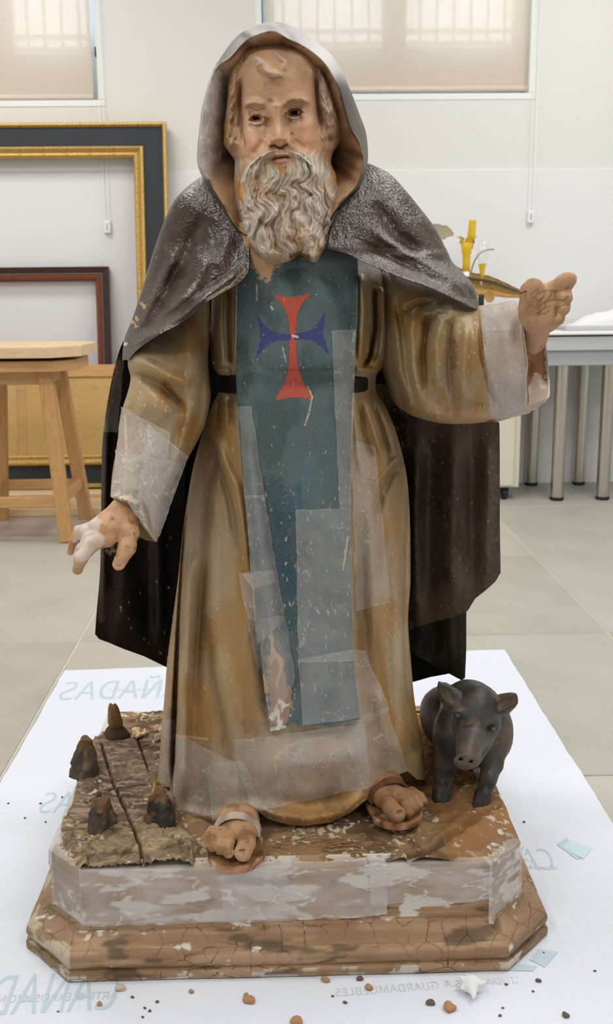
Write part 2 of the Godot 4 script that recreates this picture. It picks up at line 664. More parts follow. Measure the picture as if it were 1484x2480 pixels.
# ---------------------------------------------------------------- bodies: a field of joined bones meshed as surface nets
class Body:
	var lo: Vector3
	var cell: float
	var n: Vector3i
	var f := PackedFloat32Array()

	func _init(lo_: Vector3, hi_: Vector3, cell_: float) -> void:
		lo = lo_
		cell = cell_
		n = Vector3i(((hi_ - lo_) / cell).ceil()) + Vector3i.ONE
		f.resize(n.x * n.y * n.z)
		f.fill(0.05)

	func span(c0: Vector3, c1: Vector3, r: float) -> Array:
		var a := Vector3i(((c0.min(c1) - Vector3.ONE * r - lo) / cell).floor()).clamp(Vector3i.ZERO, n - Vector3i.ONE)
		var b := Vector3i(((c0.max(c1) + Vector3.ONE * r - lo) / cell).ceil()).clamp(Vector3i.ZERO, n - Vector3i.ONE)
		return [a, b]

	func join(k: int, d: float, s: float) -> void:
		var e := f[k]
		if s < 0.0:                        # take away
			var h0 := maxf(-s - absf(e + d), 0.0) / -s
			f[k] = maxf(e, -d) + h0 * h0 * -s * 0.25
			return
		var h := maxf(s - absf(e - d), 0.0) / s
		f[k] = minf(e, d) - h * h * s * 0.25

	func bone(a: Vector3, b: Vector3, ra: float, rb: float, s := 0.008) -> void:       # a tapered capsule; s < 0 hollows
		var rg := span(a, b, maxf(ra, rb) + absf(s) + cell * 2.0)
		var ab := b - a
		var l2 := maxf(ab.length_squared(), 1e-9)
		for z in range(rg[0].z, rg[1].z + 1):
			for y in range(rg[0].y, rg[1].y + 1):
				var row := (z * n.y + y) * n.x
				for x in range(rg[0].x, rg[1].x + 1):
					var p := lo + Vector3(x, y, z) * cell - a
					var t := clampf(p.dot(ab) / l2, 0.0, 1.0)
					join(row + x, (p - ab * t).length() - lerpf(ra, rb, t), s)

	func chain(pts: Array, radii: Array, s := 0.008) -> void:
		for k in pts.size() - 1:
			bone(pts[k], pts[k + 1], radii[k], radii[k + 1], s)

	func egg(c: Vector3, r: Vector3, basis := Basis.IDENTITY, s := 0.01) -> void:      # an ellipsoid
		var big := maxf(r.x, maxf(r.y, r.z))
		var rg := span(c, c, big + absf(s) + cell * 2.0)
		var inv := basis.transposed()
		for z in range(rg[0].z, rg[1].z + 1):
			for y in range(rg[0].y, rg[1].y + 1):
				var row := (z * n.y + y) * n.x
				for x in range(rg[0].x, rg[1].x + 1):
					var p := inv * (lo + Vector3(x, y, z) * cell - c)
					var k0 := (p / r).length()
					var k1 := (p / (r * r)).length()
					join(row + x, k0 * (k0 - 1.0) / k1 if k1 > 1e-6 else -minf(r.x, minf(r.y, r.z)), s)

	func build(paint: Callable, rough := 0.0, grain: FastNoiseLite = null) -> ArrayMesh:
		var at := PackedInt32Array()
		at.resize(f.size())
		at.fill(-1)
		var v := PackedVector3Array()
		var nn := PackedVector3Array()
		var nx := n.x
		var nxy := n.x * n.y
		for z in n.z - 1:
			for y in n.y - 1:
				var row := z * nxy + y * nx
				for x in n.x - 1:
					var k := row + x
					var g0 := f[k]; var g1 := f[k + 1]; var g2 := f[k + nx]; var g3 := f[k + nx + 1]
					var g4 := f[k + nxy]; var g5 := f[k + nxy + 1]; var g6 := f[k + nxy + nx]; var g7 := f[k + nxy + nx + 1]
					var neg := int(g0 < 0) + int(g1 < 0) + int(g2 < 0) + int(g3 < 0) + int(g4 < 0) + int(g5 < 0) + int(g6 < 0) + int(g7 < 0)
					if neg == 0 or neg == 8:
						continue
					var s := Vector3.ZERO
					var c := 0
					if (g0 < 0) != (g1 < 0): s += Vector3(g0 / (g0 - g1), 0, 0); c += 1
					if (g2 < 0) != (g3 < 0): s += Vector3(g2 / (g2 - g3), 1, 0); c += 1
					if (g4 < 0) != (g5 < 0): s += Vector3(g4 / (g4 - g5), 0, 1); c += 1
					if (g6 < 0) != (g7 < 0): s += Vector3(g6 / (g6 - g7), 1, 1); c += 1
					if (g0 < 0) != (g2 < 0): s += Vector3(0, g0 / (g0 - g2), 0); c += 1
					if (g1 < 0) != (g3 < 0): s += Vector3(1, g1 / (g1 - g3), 0); c += 1
					if (g4 < 0) != (g6 < 0): s += Vector3(0, g4 / (g4 - g6), 1); c += 1
					if (g5 < 0) != (g7 < 0): s += Vector3(1, g5 / (g5 - g7), 1); c += 1
					if (g0 < 0) != (g4 < 0): s += Vector3(0, 0, g0 / (g0 - g4)); c += 1
					if (g1 < 0) != (g5 < 0): s += Vector3(1, 0, g1 / (g1 - g5)); c += 1
					if (g2 < 0) != (g6 < 0): s += Vector3(0, 1, g2 / (g2 - g6)); c += 1
					if (g3 < 0) != (g7 < 0): s += Vector3(1, 1, g3 / (g3 - g7)); c += 1
					at[k] = v.size()
					v.append(lo + (Vector3(x, y, z) + s / c) * cell)
					nn.append(Vector3(g1 + g3 + g5 + g7 - g0 - g2 - g4 - g6, g2 + g3 + g6 + g7 - g0 - g1 - g4 - g5, g4 + g5 + g6 + g7 - g0 - g1 - g2 - g3).normalized())
		var idx := PackedInt32Array()
		for z in range(1, n.z - 1):
			for y in range(1, n.y - 1):
				for x in range(1, n.x - 1):
					var k := z * nxy + y * nx + x
					var inside := f[k] < 0
					for ax in 3:
						var st := 1 if ax == 0 else nx if ax == 1 else nxy
						if (f[k + st] < 0) == inside:
							continue
						var u := nx if ax == 0 else nxy if ax == 1 else 1
						var w := nxy if ax == 0 else 1 if ax == 1 else nx
						var a := at[k - u - w]; var b := at[k - w]; var c := at[k]; var d := at[k - u]
						if a < 0 or b < 0 or c < 0 or d < 0:
							continue
						if inside:
							idx.append_array([a, c, b, a, d, c])
						else:
							idx.append_array([a, b, c, a, c, d])
		var col := PackedColorArray()
		col.resize(v.size())
		for k in v.size():
			if grain:
				v[k] += nn[k] * rough * grain.get_noise_3dv(v[k] * 9000.0)
			col[k] = paint.call(v[k], nn[k])
		var arr := []
		arr.resize(Mesh.ARRAY_MAX)
		arr[Mesh.ARRAY_VERTEX] = v
		arr[Mesh.ARRAY_NORMAL] = nn
		arr[Mesh.ARRAY_COLOR] = col
		arr[Mesh.ARRAY_INDEX] = idx
		var am := ArrayMesh.new()
		am.add_surface_from_arrays(Mesh.PRIMITIVE_TRIANGLES, arr)
		return am

var M := {}

# ---------------------------------------------------------------- the room
func make_materials() -> void:
	M.wall = bumpy(plain(srgb(226, 226, 223), 0.9), noise_tex(noise(FastNoiseLite.TYPE_SIMPLEX, 0.05, 3, 5), 256, null, true, 1.0), 3.0, 0.25)
	M.panel = plain(srgb(231, 232, 236), 0.75)
	M.ceiling = plain(srgb(235, 234, 230), 0.95)
	var tn := noise(FastNoiseLite.TYPE_SIMPLEX_SMOOTH, 0.006, 5, 11)
	M.tile = []
	for k in 3:
		var m := plain(srgb(190 - 3 * k, 187 - 3 * k, 180 - 3 * k), 0.42)
		m.albedo_texture = noise_tex(tn, 512, ramp([0.0, Color(0.93, 0.93, 0.92), 0.5, Color(0.97, 0.97, 0.965), 1.0, Color(1, 1, 1)]))
		m.uv1_triplanar = true
		m.uv1_world_triplanar = true
		m.uv1_scale = Vector3.ONE * (0.8 + 0.13 * k)
		M.tile.append(m)
	M.grout = plain(srgb(222, 220, 208), 0.9)
	M.white_metal = plain(srgb(236, 240, 240), 0.4)
	M.black = plain(srgb(24, 25, 28), 0.5)
	M.white_plastic = plain(srgb(240, 240, 240), 0.35)
	M.pine = wood(srgb(205, 160, 105), srgb(172, 122, 70), Vector3(5, 0.9, 5), 0.5)
	M.pine_pale = wood(srgb(232, 205, 168), srgb(214, 180, 138), Vector3(0.9, 5, 5), 0.55)
	M.pine_mid = wood(srgb(208, 164, 112), srgb(180, 132, 80), Vector3(0.9, 6, 5), 0.5)
	M.chrome = plain(srgb(200, 196, 188), 0.28, 1.0)
	M.gilt = bumpy(plain(srgb(214, 186, 120), 0.38, 0.5), noise_tex(noise(FastNoiseLite.TYPE_SIMPLEX, 0.06, 4, 8), 256, null, true, 3.0), 9.0, 0.8)
	var gt := noise_tex(noise(FastNoiseLite.TYPE_SIMPLEX_SMOOTH, 0.03, 4, 21), 256, ramp([0.0, Color(0.6, 0.48, 0.36), 0.35, Color(0.92, 0.87, 0.76), 1.0, Color.WHITE]))
	M.gilt.albedo_texture = gt
	M.slate = plain(srgb(36, 42, 50), 0.65)
	M.mahogany = wood(srgb(62, 34, 32), srgb(42, 24, 26), Vector3(3, 3, 3), 0.35)
	M.rust = wood(srgb(122, 62, 38), srgb(84, 40, 26), Vector3(3, 3, 3), 0.35)
	M.silver = plain(srgb(150, 142, 134), 0.4, 0.6)
	M.canvas = wood(srgb(206, 172, 112), srgb(186, 150, 90), Vector3(1.2, 3, 1.2), 0.85)
	M.blind = plain(Color(srgb(226, 217, 202), 0.8), 0.9)
	M.blind.transparency = BaseMaterial3D.TRANSPARENCY_ALPHA
	M.blind.backlight_enabled = true
	M.blind.backlight = Color(0.62, 0.58, 0.52)
	M.hem = plain(srgb(222, 208, 194), 0.85)
	M.glass = plain(Color(0.9, 0.95, 0.95, 0.12), 0.05)
	M.glass.transparency = BaseMaterial3D.TRANSPARENCY_ALPHA
	M.table_top = plain(srgb(238, 238, 236), 0.4)
	M.grey_metal = plain(srgb(196, 199, 204), 0.4)
	M.grey_dark = plain(srgb(178, 182, 188), 0.45)
	M.cream_metal = plain(srgb(226, 222, 204), 0.45)
	M.yellow = plain(srgb(222, 184, 20), 0.4)
	M.leaf_gold = bumpy(plain(srgb(190, 150, 82), 0.55), M.gilt.normal_texture, 9.0, 0.8)
	M.leaf_gold.albedo_texture = gt
	M.leaf_gold.uv1_triplanar = true
	M.leaf_dark = plain(srgb(104, 100, 88), 0.6)
	M.leaf_olive = plain(srgb(150, 142, 112), 0.6)
	M.red = plain(srgb(196, 40, 62), 0.5)
	M.cloth = bumpy(plain(srgb(238, 238, 238), 0.9), noise_tex(noise(FastNoiseLite.TYPE_SIMPLEX, 0.02, 3, 15), 256, null, true, 3.0), 4.0, 0.6)
	M.brick = plain(srgb(214, 196, 180), 0.9)
	M.tissue = painted(0.55, 0.35)
	M.tissue.albedo_color = srgb(232, 226, 222)
	M.tissue.transparency = BaseMaterial3D.TRANSPARENCY_ALPHA

const BACK := -5.17

func lamps() -> void:
	M.glow = plain(Color.WHITE, 0.5)
	M.glow.emission_enabled = true
	M.glow.emission = Color(1.0, 0.985, 0.96)
	M.glow.emission_energy_multiplier = 1.6
	var k := 0
	for z in [-3.9, -1.9, 0.1]:
		for x in [-1.5, 1.5]:
			k += 1
			var t := thing("ceiling_light", "flat square white ceiling light panel, %s row, %s of the statue" % [["rear", "middle", "front"][int((z + 3.9) / 2.0)], "left" if x < 0 else "right"], "ceiling light", Vector3(x, 3.1, z))
			var st := start()
			bevelled(st, Vector3(-0.62, -0.03, -0.32) + t.position, Vector3(0.62, 0.0, 0.32) + t.position)
			put("housing", done(st), M.white_metal, t)
			st = start()
			bevelled(st, Vector3(-0.6, -0.036, -0.3) + t.position, Vector3(0.6, -0.028, 0.3) + t.position, 0.002)
			put("diffuser", done(st), M.glow, t)
			var l := AreaLight3D.new()
			l.name = "light"
			l.area_size = Vector2(1.2, 0.6)
			l.light_energy = LAMP
			l.light_color = Color(1.0, 0.99, 0.975)
			l.shadow_enabled = true
			l.area_range = 12.0
			l.area_attenuation = 2.0
			t.add_child(l)
			l.position = Vector3(0, -0.04, 0)
			l.rotation = Vector3(-PI / 2, 0, 0)

func wall_with_holes(z0: float, z1: float, x0: float, x1: float, y1: float, holes: Array) -> ArrayMesh:   # holes: Rect2 in x, y, one storey, from the left
	var st := start()
	st.set_smooth_group(-1)
	var x := x0
	for h in holes:
		box(st, Vector3(x, 0, z0), Vector3(h.position.x, y1, z1))
		box(st, Vector3(h.position.x, 0, z0), Vector3(h.end.x, h.position.y, z1))
		box(st, Vector3(h.position.x, h.end.y, z0), Vector3(h.end.x, y1, z1))
		x = h.end.x
	box(st, Vector3(x, 0, z0), Vector3(x1, y1, z1))
	return done(st)

func make_room() -> void:
	var st := start()
	box(st, Vector3(-3.3, -0.2, BACK - 0.3), Vector3(3.3, -0.003, 2.6))
	var fl := struct("floor", done(st), M.grout)
	var nt := 0
	var shapes := {}
	for i in 10:
		for j in 10:
			var x0 := -0.606 + 0.78 * (i - 4)
			var z1 := -2.819 + 0.886 * (j - 3)
			var a := Vector3(maxf(x0 + 0.0022, -3.2), -0.012, maxf(z1 - 0.886 + 0.0022, BACK))
			var b := Vector3(minf(x0 + 0.78 - 0.0022, 3.2), 0.0, minf(z1 - 0.0022, 2.5))
			if b.x - a.x < 0.02 or b.z - a.z < 0.02:
				continue
			var size := b - a
			if not shapes.has(size):
				var s2 := start()
				bevelled(s2, -size / 2, size / 2, 0.0012)
				shapes[size] = done(s2)
			var o := put("tile", shapes[size], M.tile[(i * 7 + j * 5) % 3], fl)
			o.position = (a + b) / 2
			nt += 1
	st = start()
	box(st, Vector3(-3.3, 3.1, BACK - 0.3), Vector3(3.3, 3.35, 2.6))
	struct("ceiling", done(st), M.ceiling)
	var left := Rect2(-2.3, 1.862, 2.3 - 0.82, 1.0)
	var right := Rect2(-0.098, 1.882, 1.243 + 0.098, 0.98)
	struct("wall_back", wall_with_holes(BACK - 0.3, BACK, -3.3, 3.3, 3.1, [left, right]), M.wall)
	for s in [["wall_left", Vector3(-3.5, 0, BACK - 0.3), Vector3(-3.2, 3.1, 2.6)], ["wall_right", Vector3(3.2, 0, BACK - 0.3), Vector3(3.5, 3.1, 2.6)], ["wall_front", Vector3(-3.3, 0, 2.5), Vector3(3.3, 3.1, 2.8)]]:
		st = start()
		box(st, s[1], s[2])
		struct(s[0], done(st), M.wall)
	st = start()
	bevelled(st, Vector3(-3.2, 0.0, BACK), Vector3(3.2, 1.562, BACK + 0.012), 0.002)
	struct("trim_1", done(st), M.panel)
	st = start()
	bevelled(st, Vector3(-3.2, 0.0, BACK + 0.012), Vector3(3.2, 0.07, BACK + 0.022), 0.002)
	struct("baseboard_back", done(st), M.panel)
	# windows: white reveal frame, panes, bars outside
	for w in 2:
		var h: Rect2 = [left, right][w]
		var z := BACK - 0.11
		st = start()
		var t := 0.03
		for e in [[h.position, Vector2(h.end.x, h.position.y + t)], [Vector2(h.position.x, h.end.y - t), h.end], [h.position + Vector2(0, t), Vector2(h.position.x + t, h.end.y - t)], [Vector2(h.end.x - t, h.position.y + t), h.end - Vector2(0, t)]]:
			bevelled(st, Vector3(e[0].x, e[0].y, z - 0.05), Vector3(e[1].x, e[1].y, BACK + 0.004), 0.003)
		var win := struct("window_%d" % (w + 1), done(st), M.white_metal)
		st = start()
		var panes := 3 if w == 0 else 2
		var low := h.position.y + 0.26
		var pw := (h.size.x - 2 * t) / panes
		for k in panes + 1:
			var xc := h.position.x + t + pw * k
			bevelled(st, Vector3(maxf(xc - 0.06, h.position.x + t), low, z - 0.05), Vector3(minf(xc + 0.06, h.end.x - t), h.end.y - t, z), 0.004)
		bevelled(st, Vector3(h.position.x + t, h.position.y + t, z - 0.05), Vector3(h.end.x - t, low, z), 0.004)
		put("window_frame", done(st), M.white_metal, win)
		for k in panes:
			st = start()
			var xc := h.position.x + t + pw * (k + 0.5)
			bevelled(st, Vector3(xc - pw / 2 + 0.058, low - 0.01, z - 0.03), Vector3(xc + pw / 2 - 0.058, h.end.y - t, z - 0.024), 0.001)
			put("pane", done(st), M.glass, win)
		st = start()
		var hx: float = h.end.x - t - 0.012 if w == 0 else h.position.x + t + 0.004
		var hy: float = 2.125 if w == 0 else 2.3
		bevelled(st, Vector3(hx - 0.012, hy - (0.022 if w == 0 else 0.35), z), Vector3(hx + (0.012 if w == 0 else 0.0), hy + (0.022 if w == 0 else 0.5), z + 0.03), 0.002)
		put("hinge" if w == 0 else "seal", done(st), M.black, win, "black window fitting beside the blind")
		# iron bars outside
		var g := thing("window_grille", "pale iron bars seen through the %s roller blind" % ["left", "right"][w], "window grille", Vector3(h.get_center().x, h.position.y + 0.2, BACK - 0.27))
		for k in int(h.size.x / 0.085):
			st = start()
			var xc := h.position.x + 0.05 + 0.085 * k
			bevelled(st, Vector3(xc - 0.008, low - 0.06, BACK - 0.28), Vector3(xc + 0.008, h.end.y, BACK - 0.26), 0.002)
			put("bar", done(st), M.grey_metal, g)
		for y in [low + 0.05, low + 0.11]:
			st = start()
			bevelled(st, Vector3(h.position.x, y - 0.012, BACK - 0.285), Vector3(h.end.x, y + 0.012, BACK - 0.255), 0.002)
			put("rail", done(st), M.grey_metal, g)
		# roller blind
		var bl := thing("roller_blind", ["beige roller blind over the left window, cut by the picture edge", "beige roller blind over the right window above the hooded figure"][w], "blind", Vector3(h.get_center().x, h.position.y, BACK - 0.03))
		var bx0 := h.position.x + (0.03 if w == 0 else 0.05)
		var bx1 := h.end.x - (0.062 if w == 0 else 0.018)
		var by: float = 1.908 if w == 0 else 1.934
		st = start()
		bevelled(st, Vector3(bx0, by, BACK - 0.042), Vector3(bx1, h.end.y, BACK - 0.0412), 0.0002)
		put("fabric", done(st), M.blind, bl)
		st = start()
		st.set_smooth_group(0)
		tube(st, [Vector3(bx0, by + 0.006, BACK - 0.041), Vector3(bx1, by + 0.006, BACK - 0.041)], [0.013], 14)
		put("bottom_rail", done(st), M.hem, bl)
		var cx: float = -0.838 if w == 0 else 1.238
		var cy: float = 1.305 if w == 0 else 1.335
		st = start()
		for dx in [-0.011, 0.011]:
			tube(st, [Vector3(cx + dx * 0.6, h.end.y - 0.04, BACK + 0.025), Vector3(cx + dx, cy + 0.01, BACK + 0.026)], [0.0016], 6)
		put("chain", done(st), M.white_plastic, bl)
		st = start()
		bevelled(st, Vector3(cx - 0.017, cy - 0.03, BACK + 0.012), Vector3(cx + 0.017, cy + 0.03, BACK + 0.034), 0.006)
		var tn := put("chain_tensioner", done(st), M.white_plastic, bl)
		st = start()
		bevelled(st, Vector3(cx - 0.003, cy - 0.015, BACK + 0.033), Vector3(cx + 0.003, cy + 0.015, BACK + 0.036), 0.001)
		put("slot", done(st), M.grey_dark, tn)
	# what stands outside
	var bt := noise_tex(noise(FastNoiseLite.TYPE_SIMPLEX, 0.05, 3, 9), 256, ramp([0.0, srgb(206, 184, 168), 1.0, srgb(228, 214, 200)]))
	M.brick.albedo_texture = bt
	M.brick.albedo_color = Color.WHITE
	M.brick.uv1_triplanar = true
	st = start()
	box(st, Vector3(-9, -1, BACK - 4.3), Vector3(9, 5.5, BACK - 4.0))
	tag(put("facade", done(st), M.brick), "pale facade of the building outside, faint behind the blinds", "building")
	st = start()
	box(st, Vector3(-9, -0.4, BACK - 4.0), Vector3(9, -0.1, BACK - 0.3))
	struct("ground", done(st), M.grout)

# a moulding carried round a leaning rectangle; rails: [inset 0..1 start, end (metres from the outer edge), height of face, material]
func frame_ring(o: Node3D, called: String, pos: Transform3D, w: float, h: float, profile: Array, material: Material) -> void:
	var st := start()
	st.set_smooth_group(-1)
	var c := [Vector2(-w, 0), Vector2(0, 0), Vector2(0, h), Vector2(-w, h)]
	var inn := [Vector2(1, 1), Vector2(-1, 1), Vector2(-1, -1), Vector2(1, -1)]
	for s in 4:
		var n := (s + 1) % 4
		for k in profile.size() - 1:
			var p: Vector2 = profile[k]
			var q: Vector2 = profile[k + 1]
			var v := []
			for e in [[s, p], [n, p], [n, q], [s, q]]:
				var xy: Vector2 = c[e[0]] + inn[e[0]] * e[1].x
				v.append(pos * Vector3(xy.x, xy.y, e[1].y))
			quad(st, v[0], v[1], v[2], v[3])
	put(called, done(st), material, o)

func leaning(xr: float, z0: float, y0: float, z1: float, y1: float) -> Transform3D:    # x along the wall, y up the lean
	var up := Vector3(0, y1 - y0, z1 - z0).normalized()
	return Transform3D(Basis(Vector3.RIGHT, up, Vector3.RIGHT.cross(up)), Vector3(xr, y0, z0))

func make_background() -> void:
	var st: SurfaceTool
	# planks on the floor
	for k in 2:
		var pl := thing("plank", ["pale wooden plank lying on the floor behind the stool, nearer one", "pale wooden plank under the big gilt frame, against the wall"][k], "plank", Vector3(-1.7, 0, [-4.63, -4.86][k]))
		st = start()
		bevelled(st, Vector3(-2.6, 0, [-4.745, -4.98][k]), Vector3(-0.83 - 0.02 * k, [0.04, 0.06][k], [-4.52, -4.76][k]), 0.004)
		put("board", done(st), M.pine_pale, pl)
	# large frame
	var f := leaning(-0.53, -4.86, 0.068, -5.11, 1.776)
	var big := thing("picture_frame", "large empty picture frame, slate blue with gilt edges, leaning on the wall", "picture frame", Vector3(-1.3, 0.062, -4.86))
	var hh := 1.73
	frame_ring(big, "outer_gilt_edge", f, 1.9, hh, [Vector2(0, -0.04), Vector2(0, 0.012), Vector2(0.004, 0.016), Vector2(0.012, 0.016), Vector2(0.02, 0.004)], M.gilt)
	frame_ring(big, "slate_band", f, 1.9, hh, [Vector2(0.018, 0.003), Vector2(0.022, 0.0), Vector2(0.105, 0.0), Vector2(0.112, 0.004)], M.slate)
	frame_ring(big, "inner_gilt_edge", f, 1.9, hh, [Vector2(0.108, 0.0), Vector2(0.112, 0.014), Vector2(0.122, 0.02), Vector2(0.13, 0.012), Vector2(0.138, 0.003), Vector2(0.15, 0.008), Vector2(0.158, 0.0), Vector2(0.158, -0.03)], M.gilt)
	# small dark frame
	var f2 := leaning(-0.838, -4.98, 0.07, -5.12, 1.12)
	var small := thing("picture_frame", "small empty dark mahogany frame standing inside the large gilt frame", "picture frame", Vector3(-1.2, 0.07, -4.98))
	var h2 := 1.056
	frame_ring(small, "outer_band", f2, 1.0, h2, [Vector2(0, -0.03), Vector2(0, 0.01), Vector2(0.004, 0.014), Vector2(0.03, 0.004)], M.mahogany)
	frame_ring(small, "silver_fillet", f2, 1.0, h2, [Vector2(0.03, 0.004), Vector2(0.033, 0.008), Vector2(0.038, 0.003)], M.silver)
	frame_ring(small, "inner_band", f2, 1.0, h2, [Vector2(0.038, 0.002), Vector2(0.046, 0.008), Vector2(0.06, 0.004), Vector2(0.066, -0.004), Vector2(0.066, -0.03)], M.rust)
	# canvas on a stretcher
	var f3 := leaning(-0.62, -4.89, 0.2, -4.97, 0.655)
	var cv := thing("canvas", "unpainted ochre canvas on a wooden stretcher, standing inside the large frame", "canvas", Vector3(-1.3, 0.2, -4.9))
	st = start()
	bevelled(st, Vector3(-1.6, 0.0, -0.02), Vector3(0, 0.4, -0.008), 0.002, f3)
	put("linen", done(st), M.canvas, cv)
	for e in [[Vector3(-1.6, 0.4, -0.024), Vector3(0, 0.46, 0.0)], [Vector3(-1.6, -0.012, -0.02), Vector3(0, 0.012, 0.004)], [Vector3(-0.665, 0.012, -0.016), Vector3(-0.62, 0.4, -0.004)]]:
		st = start()
		bevelled(st, e[0], e[1], 0.003, f3)
		put("stretcher_bar", done(st), M.pine_mid, cv)
	# modelling stool
	var so := thing("stool", "tall wooden modelling stool with an octagonal double top and splayed legs", "stool", Vector3(-1.07, 0, -4.25))
	var top := func(y0: float, y1: float, hx: float, hz: float, cut: float, turn: float) -> ArrayMesh:
		var s2 := start()
		var o := PackedVector2Array()
		for q in [[-1, 1, 1, 0], [-1, 1, 0, 1], [1, 1, 0, 1], [1, 1, 1, 0], [1, -1, 1, 0], [1, -1, 0, 1], [-1, -1, 0, 1], [-1, -1, 1, 0]]:
			pass
		var pts := [Vector2(-hx, hz - cut), Vector2(-hx + cut, hz), Vector2(hx - cut, hz), Vector2(hx, hz - cut), Vector2(hx, -hz + cut), Vector2(hx - cut, -hz), Vector2(-hx + cut, -hz), Vector2(-hx, -hz + cut)]
		s2.set_smooth_group(-1)
		var layers := [[y0, 0.0], [y0 + 0.003, 0.003], [y1 - 0.004, 0.003], [y1, 0.0]]
		for k in 8:
			var n := (k + 1) % 8
			for l in 3:
				var v := []
				for e in [[k, l], [n, l], [n, l + 1], [k, l + 1]]:
					var p: Vector2 = pts[e[0]] * (1.0 + layers[e[1]][1])
					p = p.rotated(turn)
					v.append(Vector3(-1.075 + p.x, layers[e[1]][0], -4.25 + p.y))
				quad(s2, v[0], v[1], v[2], v[3])
			var a: Vector2 = pts[k].rotated(turn)
			var b: Vector2 = pts[n].rotated(turn)
			for y in [y0, y1]:
				var tri := [Vector3(-1.075, y, -4.25), Vector3(-1.075 + a.x, y, -4.25 + a.y), Vector3(-1.075 + b.x, y, -4.25 + b.y)]
				if y == y1:
					tri.reverse()
				for v in tri:
					s2.add_vertex(v)
		return done(s2)
	put("seat", top.call(0.748, 0.79, 0.285, 0.25, 0.1, 0.04), M.pine_pale, so)
	put("turntable", top.call(0.692, 0.733, 0.25, 0.215, 0.07, -0.01), M.pine_mid, so)
	st = start()
	bevelled(st, Vector3(-1.25, 0.733, -4.4), Vector3(-0.9, 0.75, -4.1), 0.002)
	put("bearing", done(st), M.black, so)
	for s in [[-1, 1], [1, 1], [-1, -1], [1, -1]]:
		st = start()
		bar(st, Vector3(-1.075 + s[0] * 0.19, 0.0, -4.25 + s[1] * 0.215), Vector3(-1.075 + s[0] * 0.125, 0.7, -4.25 + s[1] * 0.13), 0.055, 0.045, Vector3.RIGHT, 0.004)
		put("leg", done(st), M.pine, so)
	for e in [[-1, 1, 1, 1, 0.165], [-1, -1, 1, -1, 0.165], [1, 1, 1, -1, 0.17], [-1, 1, -1, -1, 0.17]]:
		st = start()
		var ex := func(sx: float, sz: float, y: float) -> Vector3:
			var t := y / 0.7
			return Vector3(-1.075 + sx * lerpf(0.19, 0.125, t), y, -4.25 + sz * lerpf(0.215, 0.13, t))
		bar(st, ex.call(e[0], e[1], e[4]), ex.call(e[2], e[3], e[4]), 0.022, 0.045, Vector3.UP.cross(ex.call(e[2], e[3], e[4]) - ex.call(e[0], e[1], e[4])), 0.003)
		put("stretcher", done(st), M.pine_mid, so)
	for e in [[-1, 1, 1, 1], [1, 1, 1, -1], [-1, -1, 1, -1]]:
		st = start()
		bar(st, Vector3(-1.075 + e[0] * 0.127, 0.665, -4.25 + e[1] * 0.132), Vector3(-1.075 + e[2] * 0.127, 0.665, -4.25 + e[3] * 0.132), 0.02, 0.06, Vector3.RIGHT if e[0] == e[2] else Vector3.BACK, 0.003)
		put("apron", done(st), M.pine_mid, so)
	# table
	var tb := thing("table", "white topped worktable on thick chrome legs against the back wall", "table", Vector3(1.45, 0, -4.9))
	st = start()
	bevelled(st, Vector3(0.55, 0.783, BACK + 0.03), Vector3(2.5, 0.793, -4.64), 0.003)
	put("tabletop", done(st), M.table_top, tb)
	st = start()
	bevelled(st, Vector3(0.555, 0.776, BACK + 0.04), Vector3(2.495, 0.783, -4.647), 0.001)
	put("seam", done(st), M.black, tb)
	st = start()
	bevelled(st, Vector3(0.56, 0.712, -4.70), Vector3(2.49, 0.776, -4.65), 0.003)
	put("upper_rail", done(st), M.grey_metal, tb)
	st = start()
	bevelled(st, Vector3(0.57, 0.642, -4.705), Vector3(2.48, 0.712, -4.668), 0.003)
	put("lower_rail", done(st), M.grey_dark, tb)
	for p in [Vector2(1.31, -4.72), Vector2(1.53, -4.72), Vector2(1.28, -5.1), Vector2(1.525, -5.1), Vector2(0.62, -4.74), Vector2(2.4, -4.72), Vector2(0.62, -5.1)]:
		st = start()
		lathe(st, [Vector2(0.031, 0.016), Vector2(0.031, 0.7)], Transform3D(Basis(), Vector3(p.x, 0, p.y)), 28)
		var lg := put("leg", done(st), M.chrome, tb)
		st = start()
		lathe(st, [Vector2(0, 0.001), Vector2(0.03, 0.001), Vector2(0.033, 0.004), Vector2(0.033, 0.017), Vector2(0.0, 0.0175)], Transform3D(Basis(), Vector3(p.x, 0, p.y)), 28)
		put("foot_cap", done(st), M.black, lg)
	# drawer pedestal
	var cb := thing("drawer_unit", "cream drawer pedestal on castors under the table behind the cloak", "drawer unit", Vector3(0.9, 0, -4.9))
	st = start()
	bevelled(st, Vector3(0.7, 0.06, -5.13), Vector3(1.13, 0.615, -4.74), 0.004)
	put("body", done(st), M.cream_metal, cb)
	for y in [[0.07, 0.46], [0.468, 0.61]]:
		st = start()
		bevelled(st, Vector3(0.71, y[0], -4.74), Vector3(1.1, y[1], -4.722), 0.004)
		put("drawer", done(st), M.cream_metal, cb)
	for p in [Vector2(1.065, -4.76), Vector2(0.76, -4.76), Vector2(1.065, -5.08), Vector2(0.76, -5.08)]:
		st = start()
		var fr := Transform3D(Basis(Vector3.BACK, Vector3.RIGHT, Vector3.UP), Vector3(p.x - 0.012, 0.026, p.y))
		lathe(st, [Vector2(0, 0), Vector2(0.022, 0), Vector2(0.026, 0.004), Vector2(0.026, 0.02), Vector2(0.022, 0.024), Vector2(0, 0.024)], fr, 20)
		bevelled(st, Vector3(p.x - 0.017, 0.03, p.y - 0.012), Vector3(p.x - 0.013, 0.058, p.y + 0.012), 0.001)
		bevelled(st, Vector3(p.x + 0.013, 0.03, p.y - 0.012), Vector3(p.x + 0.017, 0.058, p.y + 0.012), 0.001)
